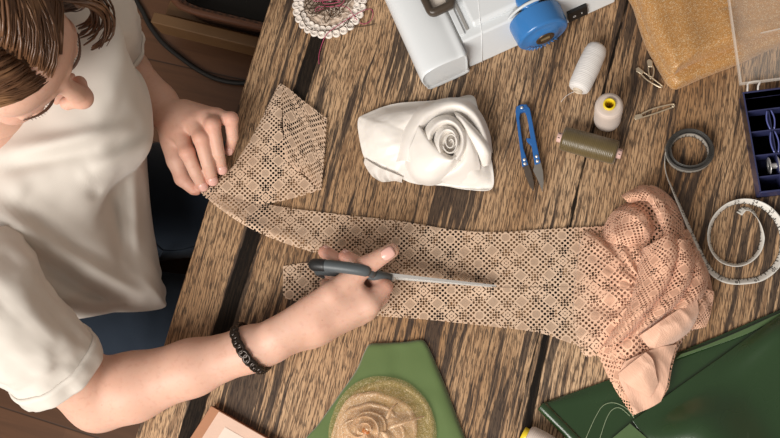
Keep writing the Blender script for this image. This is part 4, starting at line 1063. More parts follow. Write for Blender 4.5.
for k in range(1500):
    side = random.choice((-1, 1)); ph = -.02 + .85 * random.random() ** 1.3; th0 = side * random.uniform(.0, .12) + .06
    pts = []; bend = random.uniform(.10, .45); e0 = random.uniform(.0, .006); wv = random.uniform(0, 6.28)
    for q in range(7):
        t = q / 6; th = th0 + side * t * 1.45
        p = scalp(th, min(ph + bend * t ** 1.6 + .10 * t, 1.1), e0 + .006 * math.sin(math.pi * min(1, t * 1.2)))
        pts.append(p + (Ud * math.sin(wv + 4 * t) + Fd * math.cos(wv + 3 * t)) * .0012)
    lo_ = pts[-1]; pts += [lo_ - Ud * .035 + Rd * side * .004 - Fd * .012, lo_ - Ud * .075 - Fd * .03 - Rd * side * .004]
    lock(pts, random.uniform(.0011, .0026), random.random())
# loose waves hanging forward by her left cheek
for k in range(34):
    o_ = Vector((random.uniform(-1, 1), random.uniform(-1, 1), random.uniform(-1, 1))) * .006; j = random.uniform(-5, 5)
    ctl = [Hd(-.055, .02 + random.uniform(-.03, .03), .065), Pz((80 + j * .5, -2 + j, .36)), Pz((96 + j, 6 + j, .315)), Pz((106 + j * .8, 21 + j, .28)), Pz((103 + j, 37 + j, .265)), Pz((91 + j * 1.2, 46 + j * .4, .26))]
    if k % 3 == 0: ctl[-3:] = [Pz((98 + j, 17, .29)), Pz((92 + j, 28, .285)), Pz((81 + j, 33, .28))]
    if k % 3 == 1: ctl = [Hd(-.06, .01, .06), Pz((84 + j, -14, .35)), Pz((99 + j, -4 + j, .32)), Pz((109 + j * .4, 10 + j, .295)), Pz((110 + j * .4, 28 + j, .28)), Pz((103 + j * .8, 43 + j * .5, .272))]
    lock([p + o_ for p in ctl], random.uniform(.0014, .0030), random.random())
for k in range(130):                                                                    # wisps along her right temple
    ph = random.uniform(.05, .3); ctl = [scalp(.35, ph, .006), scalp(.9, ph + .04, .010), scalp(1.35, ph + .07, .010), Hd(.080, .035 - .03 * random.random(), -.045), Hd(.076, .02 - .03 * random.random(), -.11 - .03 * random.random())]
    lock([p + Vector((random.uniform(-1, 1), random.uniform(-1, 1), 0)) * .003 for p in ctl], random.uniform(.0015, .0035), random.random())
for k in range(150):                                                                   # and falling past her left temple
    ph = random.uniform(-.02, .25); q = random.random(); ctl = [scalp(-.25, ph, .006), scalp(-.8, ph + .02, .011), scalp(-1.2, ph + .03, .014), Hd(-.078, .066 - .05 * q, .005), Hd(-.078, .066 - .06 * q, -.05), Hd(-.072, .05 - .06 * q, -.10)]
    lock([p + Vector((random.uniform(-1, 1), random.uniform(-1, 1), 0)) * .0025 for p in ctl], random.uniform(.0012, .0028), random.random())
mb.build('hair', HAIR, per)

# ------------------------------------------------------------------ t-shirt
tee = [  # rings from the neck to the hem: her left, front, her right, back
    [(18, 92, .236), (18, 108, .228), (2, 122, .226), (-22, 134, .230), (-48, 142, .25), (-75, 116, .275), (-30, 70, .27)],
    [(94, 8, .230), (104, 70, .218), (74, 128, .218), (12, 172, .228), (-38, 262, .225), (-130, 190, .28), (-30, 0, .27)],
    [(106, 34, .18), (128, 82, .182), (98, 147, .190), (34, 197, .205), (-20, 285, .19), (-170, 230, .18), (-20, 20, .18)],
    [(114, 54, .12), (145, 112, .135), (114, 166, .152), (54, 221, .168), (0, 300, .14), (-160, 260, .08), (0, 60, .08)],
    [(126, 62, .08), (153, 139, .100), (111, 186, .122), (74, 241, .132), (20, 305, .10), (-140, 275, .0), (15, 90, .0)],
    [(128, 75, .04), (143, 158, .050), (108, 200, .084), (95, 259, .098), (34, 312, .07), (-120, 290, -.06), (30, 110, -.06)],
    [(130, 100, -.01), (147, 185, .012), (128, 242, .043), (117, 277, .062), (48, 314, .03), (-90, 300, -.12), (50, 140, -.12)],
    [(128, 130, -.06), (151, 225, -.022), (151, 268, .008), (141, 293, .022), (64, 320, -.01), (-60, 310, -.17), (70, 170, -.17)],
    [(126, 150, -.10), (154, 255, -.045), (163, 288, -.030), (158, 308, -.022), (80, 312, -.03), (-40, 315, -.20), (85, 190, -.20)],
]
G = sheet([PP(r) for r in tee], 90, 150, cv=True)
for i in range(90):
    for j in range(150):
        p = G[i, j]; k = i / 89
        d = .006 * nz((p[0] * .6 + p[2] * .5, p[1] * 1.2, p[2]), 9, 1, 2) + .0025 * nz(p, 22, 4, 2)
        G[i, j, 0] += d * .7; G[i, j, 2] += d * .8
        if k > .7:
            G[i, j, 0] += (k - .7) * .008 * math.sin(j * .33 + 2 * nz(p, 5, 6, 1))
def crease(a, b, amp, wd):
    A, B_ = np.array(tuple(P(*a))), np.array(tuple(P(*b))); ab = B_ - A; vd = np.array(tuple((CAM - P(*a)).normalized()))
    for i in range(90):
        for j in range(150):
            p = G[i, j]; t = float(np.clip((p - A) @ ab / (ab @ ab), 0, 1)); e = p - A - ab * t; e = e - vd * float(e @ vd); d2 = float(e @ e)
            if d2 < 9 * wd * wd and (p - A - ab * t) @ vd > -.08: G[i, j] += vd * 1.5 * amp * math.exp(-d2 / (.55 * wd * wd)) * (1 - .6 * abs(2 * t - 1) ** 3)
for c_ in (((156, 138, .09), (92, 172, .11), .010, .014), ((153, 148, .06), (98, 190, .09), -.013, .010), ((-5, 212, .13), (142, 299, .03), .018, .016), ((20, 250, .10), (120, 308, .02), -.016, .013),
           ((112, 195, .06), (120, 262, .04), -.008, .010), ((133, 172, .04), (137, 250, .01), .007, .010), ((5, 152, .24), (130, 128, .2), .006, .012), ((0, 170, .23), (90, 150, .2), -.005, .012), ((20, 190, .2), (105, 255, .07), .006, .014),
           ((120, 15, .22), (128, 60, .17), -.006, .008), ((60, 300, .06), (155, 305, -.02), .006, .010)): crease(*c_)
mb = MB(); mb.grid([[Vector(p) for p in r] for r in G], closed_v=True)
tsh = mb.build('t_shirt', KNIT, per, solid=.0016)
mb = MB(); mb.tube([Vector(p) for p in G[-1]], .0016, 6, closed=True); mb.build('hem', KNIT, tsh)
mb = MB(); mb.tube([Vector(p) for p in G[0]], .004, 8, closed=True); mb.build('neckband', KNIT, tsh)
def sleeve(name, axis, rads, cuff, seed, flat=1.0, nn=60, m=64):
    A = spline(PP(axis), nn); rr = np.interp(np.linspace(0, 1, nn), np.linspace(0, 1, len(rads)), rads); G = []; side = None
    for i in range(nn):
        t = Vector(A[min(i + 1, nn - 1)] - A[max(i - 1, 0)]).normalized()
        side = (t.cross(Zv) if side is None else side - t * side.dot(t)).normalized(); w_ = side.cross(t); row = []
        for j in range(m):
            a = 2 * math.pi * j / m; k = i / (nn - 1)
            r = rr[i] * (1 + .05 * nz((math.cos(a) * 1.3, math.sin(a) * 1.3, k * 2.2), 1.9, seed, 3) * 1.5 + .03 * math.sin(3 * a + 9 * k + seed) * (1 - k))
            row.append(Vector(A[i]) + side * math.cos(a) * r + w_ * math.sin(a) * r * flat)
        G.append(row)
    mb = MB(); mb.grid(G, closed_v=True); s_ = mb.build(name, KNIT, per, solid=.0016)
    n0 = int(nn * cuff); mb = MB(); Gc = []
    for i in range(n0, nn):
        c = sum(G[i], Vector()) / m; e = .0042 if n0 < i < nn - 1 else .0012
        Gc.append([c + (p - c) * (1 + e / max((p - c).length, .01)) + (Vector(A[-1] - A[-3]).normalized() * .001 if i == nn - 1 else Vector()) for p in G[i]])
    Gc.append([p for p in G[-1]])
    mb.grid(Gc, closed_v=True); mb.build('rolled_cuff', KNIT, s_, solid=.0012)
sleeve('right_sleeve', [(-45, 262, .21), (-20, 298, .195), (10, 327, .167), (38, 350, .13), (61, 373, .094)], [.074, .071, .0615, .0555, .0515], .84, 3, .95)
sleeve('left_sleeve', [(52, 44, .20), (84, 18, .185), (97, 30, .11), (104, 47, .055)], [.058, .057, .052, .047], .9, 5, .98)

# ------------------------------------------------------------------ jeans
J = Blob(Vector((-.58, -.32, .10)), Vector((knL.x + .13, .32, T - .02)), .0045)
J.cone(hip + Vector((-.02, 0, .0)), hip + Vector((-.03, -.0, .11)), .118, .105, .03, flat=((1, .3, 0), .85))
for h_, k_ in ((hipL, knL), (hipR, knR)):
    J.chain([h_, h_.lerp(k_, .45), k_, foot(k_) + Vector((0, 0, .10))], [.096, .083, .064, .052], .015)
    J.cone(foot(k_) + Vector((.05, 0, .0)), foot(k_) - Vector((.05, 0, .0)), .05, .05, .004, sub=True)
Vj, Fj = J.surface(1)
for i in range(len(Vj)):
    Vj[i, 2] += .003 * nz((Vj[i, 0] * 1.5, Vj[i, 1] * .7, Vj[i, 2]), 16, 2, 2)
jn = blob_mesh('jeans', [(Vj, Fj)], DENIM, per)
from mathutils.bvhtree import BVHTree
jb = BVHTree.FromPolygons([tuple(v) for v in Vj], [tuple(f) for f in Fj.tolist()])
def on_jeans(px, py):
    d = (P(px, py) - CAM).normalized(); h_ = jb.ray_cast(CAM, d); return (h_[0] + h_[1] * .0012) if h_[0] is not None else P(px, py, -.12)
mb = MB(); mb.tube([on_jeans(*q[:2]) for q in spline([(143, 228, 0), (150, 236, 0), (158, 246, 0), (163, 250, 0)], 14)], .0016, 6)
mb.tube([on_jeans(*q[:2]) for q in spline([(163, 250, 0), (156, 262, 0), (148, 275, 0)], 14)], .0016, 6); mb.tube([on_jeans(*q[:2]) for q in spline([(163, 250, 0), (178, 250, 0), (195, 246, 0)], 10)], .0012, 6)
mb.build('pocket_seam', DENIM, jn)

# ------------------------------------------------------------------ stool she sits on
st = thing('stool', 'dark round wooden stool under the seated person', 'stool', (hip.x - .02, hip.y, 0))
SWD = plain('stool_wood', '4b3120', .5, .2, 20)
sc_ = Vector((hip.x - .02, hip.y, 0)); zs = hip.z - .124
mb = MB(); mb.lathe([(.0001, 0), (.150, 0), (.158, .006), (.158, .022), (.150, .028), (.0001, .028)], sc_ + Zv * (zs - .028), n=48); mb.build('seat', SWD, st)
for k in range(4):
    a = math.pi / 4 + k * math.pi / 2; dd = Vector((math.cos(a), math.sin(a), 0))
    mb = MB(); mb.tube([sc_ + dd * .11 + Zv * (zs - .03), sc_ + dd * .15], .016, 12); mb.build('leg', SWD, st)

# ------------------------------------------------------------------ bracelet
bcen = Pz((251, 348, .051)); bd = (wr - er).normalized(); bs = bd.cross(Zv).normalized(); bu = bs.cross(bd)
bd2 = (bd - bs * .26 + bu * .10).normalized(); bs2 = (bs - bd2 * bs.dot(bd2)).normalized(); bu2 = bs2.cross(bd2)
br = thing('bracelet', 'dark bronze chain bracelet of linked beads on the right wrist', 'bracelet', bcen - Zv * .03)
BRZ = plain('dark_bronze', '2e251f', .25, .3, 150, .2, metal=.55, spec=.6)
for k in range(30):
    a = 2 * math.pi * k / 30; e = bs2 * math.cos(a) + bu2 * math.sin(a); tt = -bs2 * math.sin(a) + bu2 * math.cos(a)
    c = bcen + e * .0318; ax1 = (tt * .8 + bd2 * (.6 if k % 2 else -.6)).normalized(); ax2 = ax1.cross(e)
    mb = MB(); mb.tube([c + (ax1 * math.cos(q) * .0052 + ax2 * math.sin(q) * .0038) for q in np.linspace(0, 2 * math.pi, 15)[:-1]], .0023, 7, closed=True); mb.build('link', BRZ, br)
# ------------------------------------------------------------------ lace
def lace_mat(name, base, hi, holes=1.0):
    m = NT(name); u, v, _ = m.sep(m.co('UV'))                 # one unit = half the motif repeat
    s = m.m('ADD', u, v); t = m.m('SUBTRACT', u, v)
    def rep(x, p): return m.m('SUBTRACT', m.m('MULTIPLY', m.m('FRACT', m.m('ADD', m.m('DIVIDE', x, p), .5)), p), p / 2)   # centred repeat
    ab = lambda x: m.m('ABSOLUTE', x)
    mx = lambda a, b: m.m('MAXIMUM', a, b)
    mn = lambda a, b: m.m('MINIMUM', a, b)
    ln = lambda a, b: m.m('SQRT', m.m('ADD', m.m('MULTIPLY', a, a), m.m('MULTIPLY', b, b)))
    lt = lambda a, b: m.m('LESS_THAN', a, b)
    gt = lambda a, b: m.m('GREATER_THAN', a, b)
    mul = lambda a, b: m.m('MULTIPLY', a, b)
    S0, T0 = rep(s, 2), rep(t, 2)                             # diamonds centred at 0,0
    S1, T1 = rep(m.m('ADD', s, 1), 2), rep(m.m('ADD', t, 1), 2)   # discs centred at 1,1
    P_ = .2
    fine = lt(ln(rep(m.m('ADD', s, .1), P_), rep(m.m('ADD', t, .1), P_)), .072)
    d1 = mx(ab(S1), ab(T1)); r1 = ln(S1, T1)
    d0 = mx(ab(S0), ab(T0))
    pm = mn(mx(ab(S1), ab(T0)), mx(ab(S0), ab(T1)))
    net = mul(mul(fine, mx(lt(d1, .74), mul(gt(d0, .64), gt(pm, .30)))), gt(r1, .27))
    dots = mul(lt(ln(rep(S0, .21), rep(T0, .21)), .062), mul(gt(d0, .34), lt(d0, .62)))
    slit = mul(lt(ab(m.m('SUBTRACT', d0, .235)), .030), gt(mn(ab(S0), ab(T0)), .03))
    pet = mul(lt(ab(m.m('SUBTRACT', ln(S0, T0), .10)), .02), gt(mn(ab(S0), ab(T0)), .03))
    A, Bq = rep(m.m('ADD', s, .5), 1), rep(m.m('ADD', t, .5), 1)
    cor = mul(lt(ln(rep(A, .155), rep(Bq, .155)), .055), lt(ln(A, Bq), .26))
    gate = gt(mx(d0, .0), .40)
    hole = mx(mx(net, dots), mx(slit, mx(pet, mul(cor, mul(gate, gt(d1, .74))))))
    sheer = mx(lt(r1, .2), mul(lt(mx(ab(rep(m.m('ADD', s, 1), 2)), ab(T0)), .20), 1.0)); sheer = mx(sheer, lt(mx(ab(S0), ab(T1)), .20))
    n1 = m.noise(m.co('UV'), 24, 3); n2 = m.noise(m.co(), 16, 3)
    fib = m.noise(m.comb(mul(s, 60), mul(t, 60), 0), 1, 2)
    c = m.mix(n2, base, hi); c2 = m.mix(n2, 'e3a787', 'f3c5a8'); c = m.mix(m.sstep(u, 2.9, 4.9), c, c2); c = m.mix(mul(fib, .3), c, hi)
    al = m.m('SUBTRACT', 1.0, mul(hole, holes)); al = m.m('SUBTRACT', al, mul(mul(sheer, m.m('SUBTRACT', 1.0, hole)), .50 * holes)); al = m.m('MULTIPLY', al, .95)
    m.set(color=c, rough=.85, spec=.15, sheen=.25, alpha=al); m.bump(m.m('ADD', fib, m.m('MULTIPLY', hole, -1.0)), .25, .0008)
    return m.mat
LACE = lace_mat('beige_lace', 'c9a688', 'dfc6ae'); LACE2 = LACE
CHIF = NT('peach_chiffon'); _x, _y, _z = CHIF.sep(CHIF.co('UV')); _n = CHIF.noise(CHIF.comb(CHIF.m('MULTIPLY', _x, 5), CHIF.m('MULTIPLY', _y, 60), 0), 1, 3)
CHIF.set(color=CHIF.mix(_n, 'd9a488', 'ecc4aa'), rough=.6, sheen=.4); CHIF.bump(_n, .5, .002); CHIF = CHIF.mat
GL = .03375; OR = P(478, 239)
def uv_flat(G): return [[((p[0] - OR.x) / GL, (p[1] - OR.y) / (GL * .93)) for p in r] for r in G]
lace = thing('lace_fabric', 'peach patterned lace band being cut across the table with a crumpled end at right', 'fabric', P(480, 270, 0))
def col(xs):                                            # columns of control points -> rows across
    k = len(xs[0][1]); return [[P(*c[1][i]) for c in xs] for i in range(k)]
def flat_part(name, rows, n, m, wav=.0012, seed=1, uvf=None, mat=None, arc=None, minz=.0012):
    G = sheet(rows, n, m)
    for i in range(n):
        for j in range(m): G[i, j, 2] = max(T + minz, G[i, j, 2] + wav * nz(G[i, j], 18, seed, 3))
    mb = MB(); mb.grid([[Vector(p) for p in r] for r in G], uv=uv_flat(G) if not arc else uv_arc(G, GL, *arc))
    return mb, G
# the band: left of the cut's end it is split in two flaps
upper = [  # (top edge, quarter, half, three quarter, cut edge)
    [(203, 187, .0125), (202.5, 188.5, .0125), (202, 190, .0125), (201.5, 191, .0125), (201, 192, .0125)],
    [(216, 190, .010), (214, 194, .011), (212, 197, .012), (210, 199, .013), (208, 200, .013)],
    [(236, 197, .007), (236, 203, .010), (236, 210, .013), (236, 216, .016), (236, 220, .014)],
    [(262, 203, .004), (262, 211, .008), (262, 220, .012), (262, 228, .016), (262, 234, .014)],
    [(290, 208, .003), (290, 217, .006), (290, 227, .010), (290, 238, .014), (290, 245, .013)],
    [(322, 212, .003), (322, 222, .005), (322, 234, .008), (322, 246, .012), (322, 255, .012)],
    [(355, 216, .003), (355, 227, .004), (355, 239, .006), (355, 253, .008), (355, 265, .009)],
    [(400, 221, .003), (400, 233, .003), (400, 247, .004), (400, 262, .005), (400, 275, .008)],
    [(450, 229, .003), (450, 240, .003), (450, 254, .003), (450, 269, .004), (450, 282, .006)],
    [(495, 232, .003), (495, 244, .003), (495, 258, .003), (495, 273, .003), (495, 287, .003)],
    [(560, 228, .003), (560, 242, .003), (560, 257, .003), (560, 272, .003), (560, 287, .003)],
    [(600, 226, .004), (600, 240, .006), (600, 255, .008), (600, 270, .008), (600, 286, .008)],
    [(640, 225, .010), (640, 240, .014), (640, 255, .018), (640, 270, .018), (640, 286, .018)]]
lower = [
    [(283, 266, .002), (283, 275, .002), (283, 284, .002), (283, 292, .002), (284, 298, .002)],
    [(310, 263, .002), (310, 275, .002), (310, 287, .002), (310, 298, .002), (310, 305, .002)],
    [(345, 272, .002), (345, 284, .002), (345, 295, .002), (345, 306, .002), (345, 313, .002)],
    [(385, 279, .002), (385, 289, .002), (385, 299, .002), (385, 308, .002), (385, 316.5, .002)],
    [(420, 281, .002), (420, 291, .002), (420, 301, .002), (420, 311, .002), (420, 319, .002)],
    [(450, 283, .002), (450, 293, .002), (450, 303, .002), (450, 313, .002), (450, 322, .002)],
    [(495, 287, .003), (495, 297, .002), (495, 307, .002), (495, 317, .002), (495, 327, .002)],
    [(540, 287, .003), (540, 299, .002), (540, 311, .002), (540, 323, .002), (540, 333, .002)],
    [(590, 286, .006), (590, 302, .005), (590, 318, .004), (590, 334, .003), (590, 349, .002)],
    [(640, 286, .018), (640, 304, .016), (640, 322, .014), (640, 340, .010), (640, 352, .006)]]
mbL, GA = flat_part('u', [list(map(lambda c: P(*c), [col_[i] for col_ in upper])) for i in range(5)], 40, 220)
mb2, GB = flat_part('l', [list(map(lambda c: P(*c), [col_[i] for col_ in lower])) for i in range(5)], 40, 200, .0008, 4)
def join(*ms):
    o = MB()
    for q in ms:
        b = len(o.v); o.v += q.v; o.f += [[b + i for i in f] for f in q.f]; o.sm += q.sm; o.uv += q.uv; o.mi += q.mi
    return o
# turned corner beyond the left hand
c1 = [[(206, 190, .0125), (226, 196, .009), (246, 202, .007), (270, 203, .005), (298, 197, .004), (321, 189.5, .004)],
      [(219, 179, .012), (236, 182, .009), (254, 184, .008), (271, 182, .006), (294, 178, .005), (320, 187, .004)],
      [(234, 165, .008), (246, 163, .009), (258, 161, .010), (270, 159, .010), (282, 158, .008), (300, 172, .006)],
      [(252, 137, .005), (260, 133, .008), (267, 130, .010), (273, 128, .012), (280, 127, .012), (284, 140, .010)],
      [(267, 108, .004), (270, 106, .006), (273, 104, .008), (276, 103, .010), (280, 103, .011), (282, 108, .011)],
      [(279, 83.5, .003), (279.6, 83.4, .004), (280.3, 83.4, .005), (281, 83.5, .006), (281.6, 84, .007), (282, 85, .008)]]
c2 = [[(281.5, 83.5, .009), (291, 90, .007), (304, 101, .006), (327, 118, .005)], [(282.5, 105, .0125), (293, 112, .009), (307, 124, .007), (325.5, 142, .005)], [(283.5, 133, .0135), (294, 141, .011), (308, 152, .008), (323.5, 167, .005)], [(284.5, 159, .0125), (295, 168, .010), (308, 178, .008), (321.5, 190, .006)]]
mb3, _ = flat_part('c1', [PP(r) for r in c1], 50, 60, .0012, 6); mb4, _ = flat_part('c2', [PP(r) for r in c2], 50, 40, .0010, 7, arc=(.3, .1), minz=.004)
lb = join(mbL, mb2, mb3, mb4); lb.build('lace_band', LACE, lace, solid=.0004)

# crumpled end: a mound with creased folds, then overlapping turned folds on top of it
out = [(584, 231), (600, 235), (607, 222), (613, 213), (626, 204), (634, 197), (637, 188), (650, 185), (664, 191), (677, 205), (684, 224), (690, 240), (701, 257), (709, 275), (712, 293), (705, 318), (692, 331), (680, 345), (672, 368), (668, 386), (658, 402), (633, 415), (618, 396), (605, 370), (600, 357), (585, 356), (578, 343), (574, 320), (574, 290), (578, 255)]
O = spline([(a, b, 0) for a, b in out], 200, True)[:, :2]; cx_, cy_ = 648, 290
mbP = MB(); G = []
def creases(x, y):
    """long folds fanning out from the gathered middle, in picture-plane millimetres"""
    a = math.atan2(y, x); r = math.hypot(x, y)
    w1 = mnoise.noise(Vector((math.cos(a) * 2.2 + 5, math.sin(a) * 2.2, r * .012))) + .5 * mnoise.noise(Vector((math.cos(a) * 5 + 2, math.sin(a) * 5, r * .02)))
    w2 = mnoise.noise(Vector((x * .035 + 9, y * .035, 3)))
    return (1 - abs(w1) * 1.9) * .55 + (1 - abs(w2) * 2) * .45
for i in range(70):
    k = i / 69; row = []
    for (ox, oy) in O:
        t = k; px, py = cx_ + (ox - cx_) * t, cy_ + (oy - cy_) * t
        z = .030 * (1 - t ** 2.2) * (1 if py < 340 else max(.45, 1 - (py - 340) / 110))
        z += .013 * creases(px - cx_, py - cy_) * min(1, (1 - t) * 6 + .12) * min(1, t * 3 + .3)
        if px < 605: z = min(z, .006 + .0008 * max(0, px - 575)) if 235 < py < 340 else z
        row.append(P(px, py, max(.0035, z + .004)))
    G.append(row)
mbP.grid(G, closed_v=True, uv=[[((p[0] - OR.x) / GL, (p[1] - OR.y) / GL) for p in r] for r in G])
def fold(rows, n, m, wav=.003, seed=1, sc=30, arc=(0, 0), g=GL * .84):
    Gf = sheet([PP(r) for r in rows], n, m)
    for i in range(n):
        for j in range(m): Gf[i, j, 2] = max(T + .002, Gf[i, j, 2] + wav * 1.6 * (.5 - 1.6 * abs(nz((Gf[i, j][0] + Gf[i, j][1] * .5, Gf[i, j][1] * .55 - Gf[i, j][0] * .3, 0), sc, seed, 2))))
    q = MB(); q.grid([[Vector(p) for p in r] for r in Gf], uv=uv_arc(Gf, g, arc[0] + 20, arc[1])); return q
def pleat(left, ridge, bulge, seed, arc):
    """cloth from a low line up to a ridge, whose rolled edge turns under and casts a shadow"""
    n = len(left); rows = []
    for t, lift in ((0, 0), (.2, .55), (.45, .95), (.7, .9), (.88, .55), (1.0, .0)):
        rows.append([tuple(l[i] + (r[i] - l[i]) * t if i < 2 else l[2] + (r[2] - l[2]) * t ** .8 + bulge * lift for i in range(3)) for l, r in zip(left, ridge)])
    rows.append([(r[0] + 1.6, r[1] + .6, r[2] - .006) for r in ridge]); rows.append([(r[0] - .5, r[1] + .2, r[2] - .013) for r in ridge]); rows.append([(r[0] - 5, r[1] - .5, r[2] - .018) for r in ridge])
    return fold(rows, 70, 80, .0020, seed, 22, arc)
folds = [
 # plump pillow at the upper left
 fold([[(600, 238, .006), (606, 222, .006), (614, 211, .006), (628, 202, .006), (645, 202, .014)],
       [(606, 241, .022), (613, 225, .024), (622, 213, .026), (636, 206, .028), (648, 210, .026)],
       [(616, 244, .034), (624, 229, .044), (632, 220, .046), (643, 214, .044), (651, 218, .034)],
       [(628, 247, .034), (638, 236, .044), (646, 228, .044), (651, 224, .038), (654, 226, .026)],
       [(640, 250, .026), (648, 242, .028), (653, 235, .026), (655, 231, .022), (655, 230, .016)]], 46, 50, .004, 2, 34, (.2, .4)),
 # upper rim turned over
 fold([[(621, 196, .018), (632, 190, .014), (645, 185, .012), (662, 190, .010), (677, 206, .010), (685, 228, .010), (689, 246, .014)],
       [(624, 199, .022), (635, 192, .030), (647, 189, .034), (660, 197, .036), (671, 212, .036), (678, 231, .034), (684, 248, .028)],
       [(628, 202, .022), (638, 196, .036), (648, 196, .044), (657, 205, .048), (664, 218, .048), (670, 234, .042), (678, 251, .034)],
       [(632, 203, .018), (641, 201, .028), (649, 203, .034), (655, 212, .036), (660, 224, .036), (665, 236, .032), (672, 253, .026)]], 40, 70, .004, 5, 40, (1.1, .2)),
 # tent-like drape over the middle: three pleats, each with a rolled edge overhanging the next
 pleat([(640, 250, .030), (634, 262, .026), (626, 286, .018), (612, 318, .010), (596, 349, .006)], [(671, 233, .060), (676, 252, .066), (666, 284, .064), (646, 312, .056), (624, 340, .034)], .016, 3, (0, .6)),
 pleat([(668, 238, .040), (668, 258, .040), (658, 288, .038), (640, 314, .032), (624, 338, .018)], [(688, 240, .046), (693, 262, .054), (685, 290, .056), (666, 314, .050), (640, 334, .034)], .015, 8, (.4, .2)),
 pleat([(684, 244, .030), (687, 264, .034), (680, 290, .036), (662, 312, .034), (646, 328, .028)], [(698, 250, .028), (706, 274, .036), (703, 292, .040), (692, 305, .040), (668, 321, .036)], .013, 5, (.8, .9)),
 pleat([(664, 240, .046), (662, 256, .050), (654, 276, .048), (642, 298, .044)], [(676, 248, .060), (673, 264, .063), (664, 284, .060), (650, 304, .052)], .006, 9, (.2, .1)),
 # right column falling to the tape
 fold([[(682, 232, .020), (688, 230, .016), (693, 240, .008)], [(688, 248, .028), (695, 248, .026), (701, 256, .006)], [(694, 266, .028), (702, 268, .024), (709, 274, .005)], [(698, 284, .022), (706, 286, .018), (712, 292, .005)]], 40, 24, .003, 4, 40, (.3, .3)),
 # loop at the lower right
 fold([[(650, 330, .030), (662, 312, .036), (678, 298, .040), (696, 289, .036), (714, 291, .022)], [(655, 334, .036), (666, 320, .044), (682, 307, .046), (698, 301, .038), (713, 303, .018)], [(660, 336, .030), (672, 328, .034), (685, 319, .034), (698, 315, .026), (710, 316, .012)], [(664, 337, .016), (676, 333, .016), (688, 330, .014), (697, 329, .010), (706, 327, .006)]], 40, 60, .003, 6, 40, (.7, .2)),
 # left diagonal fold over the band
 fold([[(598, 340, .006), (606, 322, .012), (616, 304, .020), (626, 286, .028), (634, 268, .032)], [(590, 350, .010), (603, 336, .022), (616, 318, .030), (629, 298, .036), (637, 282, .040)], [(588, 352, .004), (602, 340, .012), (615, 322, .018), (628, 303, .022), (637, 287, .028)]], 36, 60, .003, 7, 36, (.2, .9))]
pl_ = join(mbP, *folds); pl_.build('crumpled_lace', LACE2, lace, solid=.0004)
tail = [
 fold([[(596, 350, .010), (612, 342, .020), (630, 332, .028), (648, 326, .032), (664, 326, .028), (680, 332, .018)], [(604, 368, .0125), (616, 358, .024), (630, 348, .028), (646, 340, .026), (660, 340, .024), (677, 347, .020)], [(613, 386, .0135), (622, 378, .024), (634, 366, .022), (648, 358, .020), (660, 360, .020), (672, 368, .020)], [(623, 402, .0145), (630, 394, .019), (640, 384, .018), (650, 378, .018), (660, 380, .019), (669, 386, .020)], [(633, 416, .0165), (640, 412, .0165), (646, 408, .017), (653, 405, .018), (660, 402, .0185), (667, 390, .019)]], 60, 50, .002, 2, 34, (.3, .1))]
tail[0].build('lace_tail', LACE2, lace, solid=.0004)
def chiff(rows, seed, wav=.0012, sc=60): return fold(rows, 50, 60, wav, seed, sc, (0, 0), .05)
chif = [
 # band twisting out of the loop towards the lower left
 chiff([[(697, 298, .044), (676, 311, .050), (655, 325, .052), (639, 336, .040)], [(699, 311, .042), (681, 321, .052), (662, 333, .052), (646, 344, .042)], [(695, 322, .034), (681, 331, .044), (667, 340, .044), (652, 351, .036)], [(689, 332, .020), (680, 339, .026), (669, 346, .028), (656, 355, .026)]], 3, .0028, 30),
 # turned flap with straight edges down to the hem
 chiff([[(624, 362, .034), (641, 354, .040), (660, 347, .040), (677, 344, .028)], [(619, 377, .027), (639, 370, .033), (656, 364, .033), (671, 362, .026)], [(627, 396, .023), (642, 391, .026), (654, 387, .026), (667, 384, .023)], [(634, 414.5, .0185), (643, 411, .0195), (652, 407, .020), (661, 401.5, .0205)]], 5, .0030, 30),
 chiff([[(618, 374, .032), (630, 364, .042), (646, 352, .048)], [(626, 383, .036), (640, 374, .046), (653, 360, .048)], [(640, 392, .031), (648, 385, .038), (656, 374, .038)], [(650, 397, .026), (654, 391, .030), (658, 383, .030)]], 6, .002, 30)]
join(*chif).build('chiffon_lining', CHIF, lace, solid=.0005)

# ------------------------------------------------------------------ shears
HGR = plain('grey_handle', '4f5558', .45, .08, 60); HBK = plain('black_handle', '1f2122', .45)
sh = thing('fabric_shears', 'large fabric shears with a dark grey handle held in the right hand', 'scissors', P(440, 280, 0))
a0, a1 = P(383, 276.5, .040), P(496, 286.5, .010)
hd_ = P(311, 269, .045) - P(383, 277, .045); hd_.z = 0; hd_.normalize(); hn = Vector((-hd_.y, hd_.x, 0))      # away from the tip, across
def blade(p0, p1, h0, h1, th, name, mat, off):
    d = (p1 - p0).normalized(); n = Vector((-d.y, d.x, 0)).normalized(); up = n.cross(d) * (1 if n.cross(d).z > 0 else -1)
    p0 = p0 + n * off; p1 = p1 + n * off * .3; G = []
    for k in np.linspace(0, 1, 24):
        c = p0.lerp(p1, k); h = h0 + (h1 - h0) * k; t_ = th * (1 - .55 * k)
        G.append([c + n * t_ + up * h * .5, c + n * t_ * .4 - up * h * .5, c - n * t_ * .4 - up * h * .5, c - n * t_ + up * h * .5])
    mb = MB(); mb.grid(G, closed_v=True, smooth=False); mb.fan(G[0], True); mb.fan(G[-1]); return mb.build(name, mat, sh)
SH = plain('polished_steel', 'dcdad6', .35, .04, 200, 0, metal=.55)
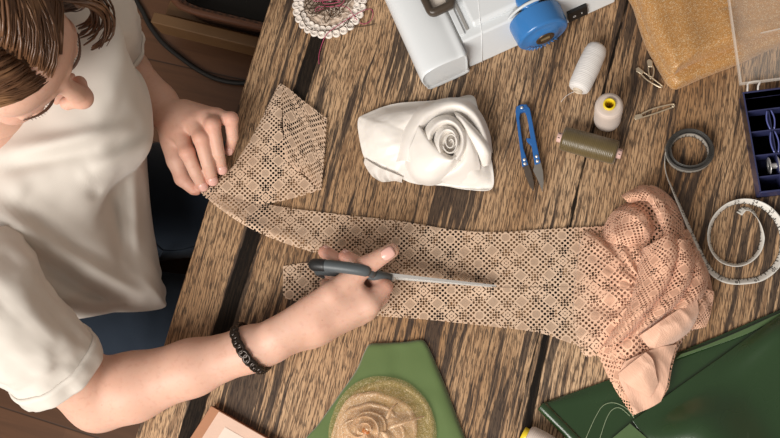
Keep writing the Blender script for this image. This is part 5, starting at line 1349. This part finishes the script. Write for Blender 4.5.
blade(a0, a1, .016, .004, .0022, 'blade', SH, .0016); blade(P(383, 276.5, .033), P(492, 286.5, .0065), .012, .003, .0016, 'blade', SH, -.0014)
mb = MB(); pv = P(392, 277.5, .037); mb.lathe([(.0001, .0045), (.0035, .0042), (.0045, .003), (.0045, -.003), (.0035, -.0042), (.0001, -.0045)], pv, hn, 20); mb.build('pivot_screw', SH, sh)
def bow(zc, zh, L_, name, x0, tilt):
    """a finger loop standing in the vertical plane of the blades"""
    base = P(383, 276.6, .045); pts = []
    for q in np.linspace(0, 2 * math.pi, 40)[:-1]:
        x = x0 + L_ * .5 * (1 + math.cos(q)); z = zc + zh * math.copysign(abs(math.sin(q)) ** .55, math.sin(q)) * (1 + .1 * math.cos(q)) + tilt * x
        pts.append(Vector((base.x, base.y, T + z)) + hd_ * x)
    mb = MB(); mb.tube(pts, .0050, 12, flat=1.15, closed=True, up=hn)
    return mb.build(name, HGR, sh)
b1 = bow(.0635, .0165, .070, 'thumb_loop', .010, .06)
b2 = bow(.0260, .0150, .072, 'finger_loop', .012, -.01)
base = P(383, 276.6, .045)
mb = MB(); mb.tube([Vector((base.x, base.y, T + .043)) + hd_ * -.010, Vector((base.x, base.y, T + .050)) + hd_ * .006, Vector((base.x, base.y, T + .058)) + hd_ * .016], [.0046, .0066, .0072], 12); mb.build('shank', HGR, b1)
mb = MB(); mb.tube([Vector((base.x, base.y, T + .036)) + hd_ * -.010, Vector((base.x, base.y, T + .032)) + hd_ * .006, Vector((base.x, base.y, T + .028)) + hd_ * .018], [.0042, .0050, .0052], 12); mb.build('shank', HGR, b2)
mb = MB()
top = [Vector((base.x, base.y, T + .0635 + .0165 * abs(math.sin(math.acos(max(-1, min(1, (x - .010) / .035 - 1))))) ** .55 + .06 * x)) + hd_ * x for x in np.linspace(.012, .079, 30)]
mb.tube(top, [.0056] + [.0070] * 28 + [.0056], 14, flat=1.0); mb.build('loop_grip', HGR, b1)
mb = MB(); mb.tube(top[21:], [.0066] + [.0074] * 7 + [.0060], 14); tag(mb.build('end_grip', HBK, b1), 'black rubber end of the loop')
bpy.context.view_layer.update()
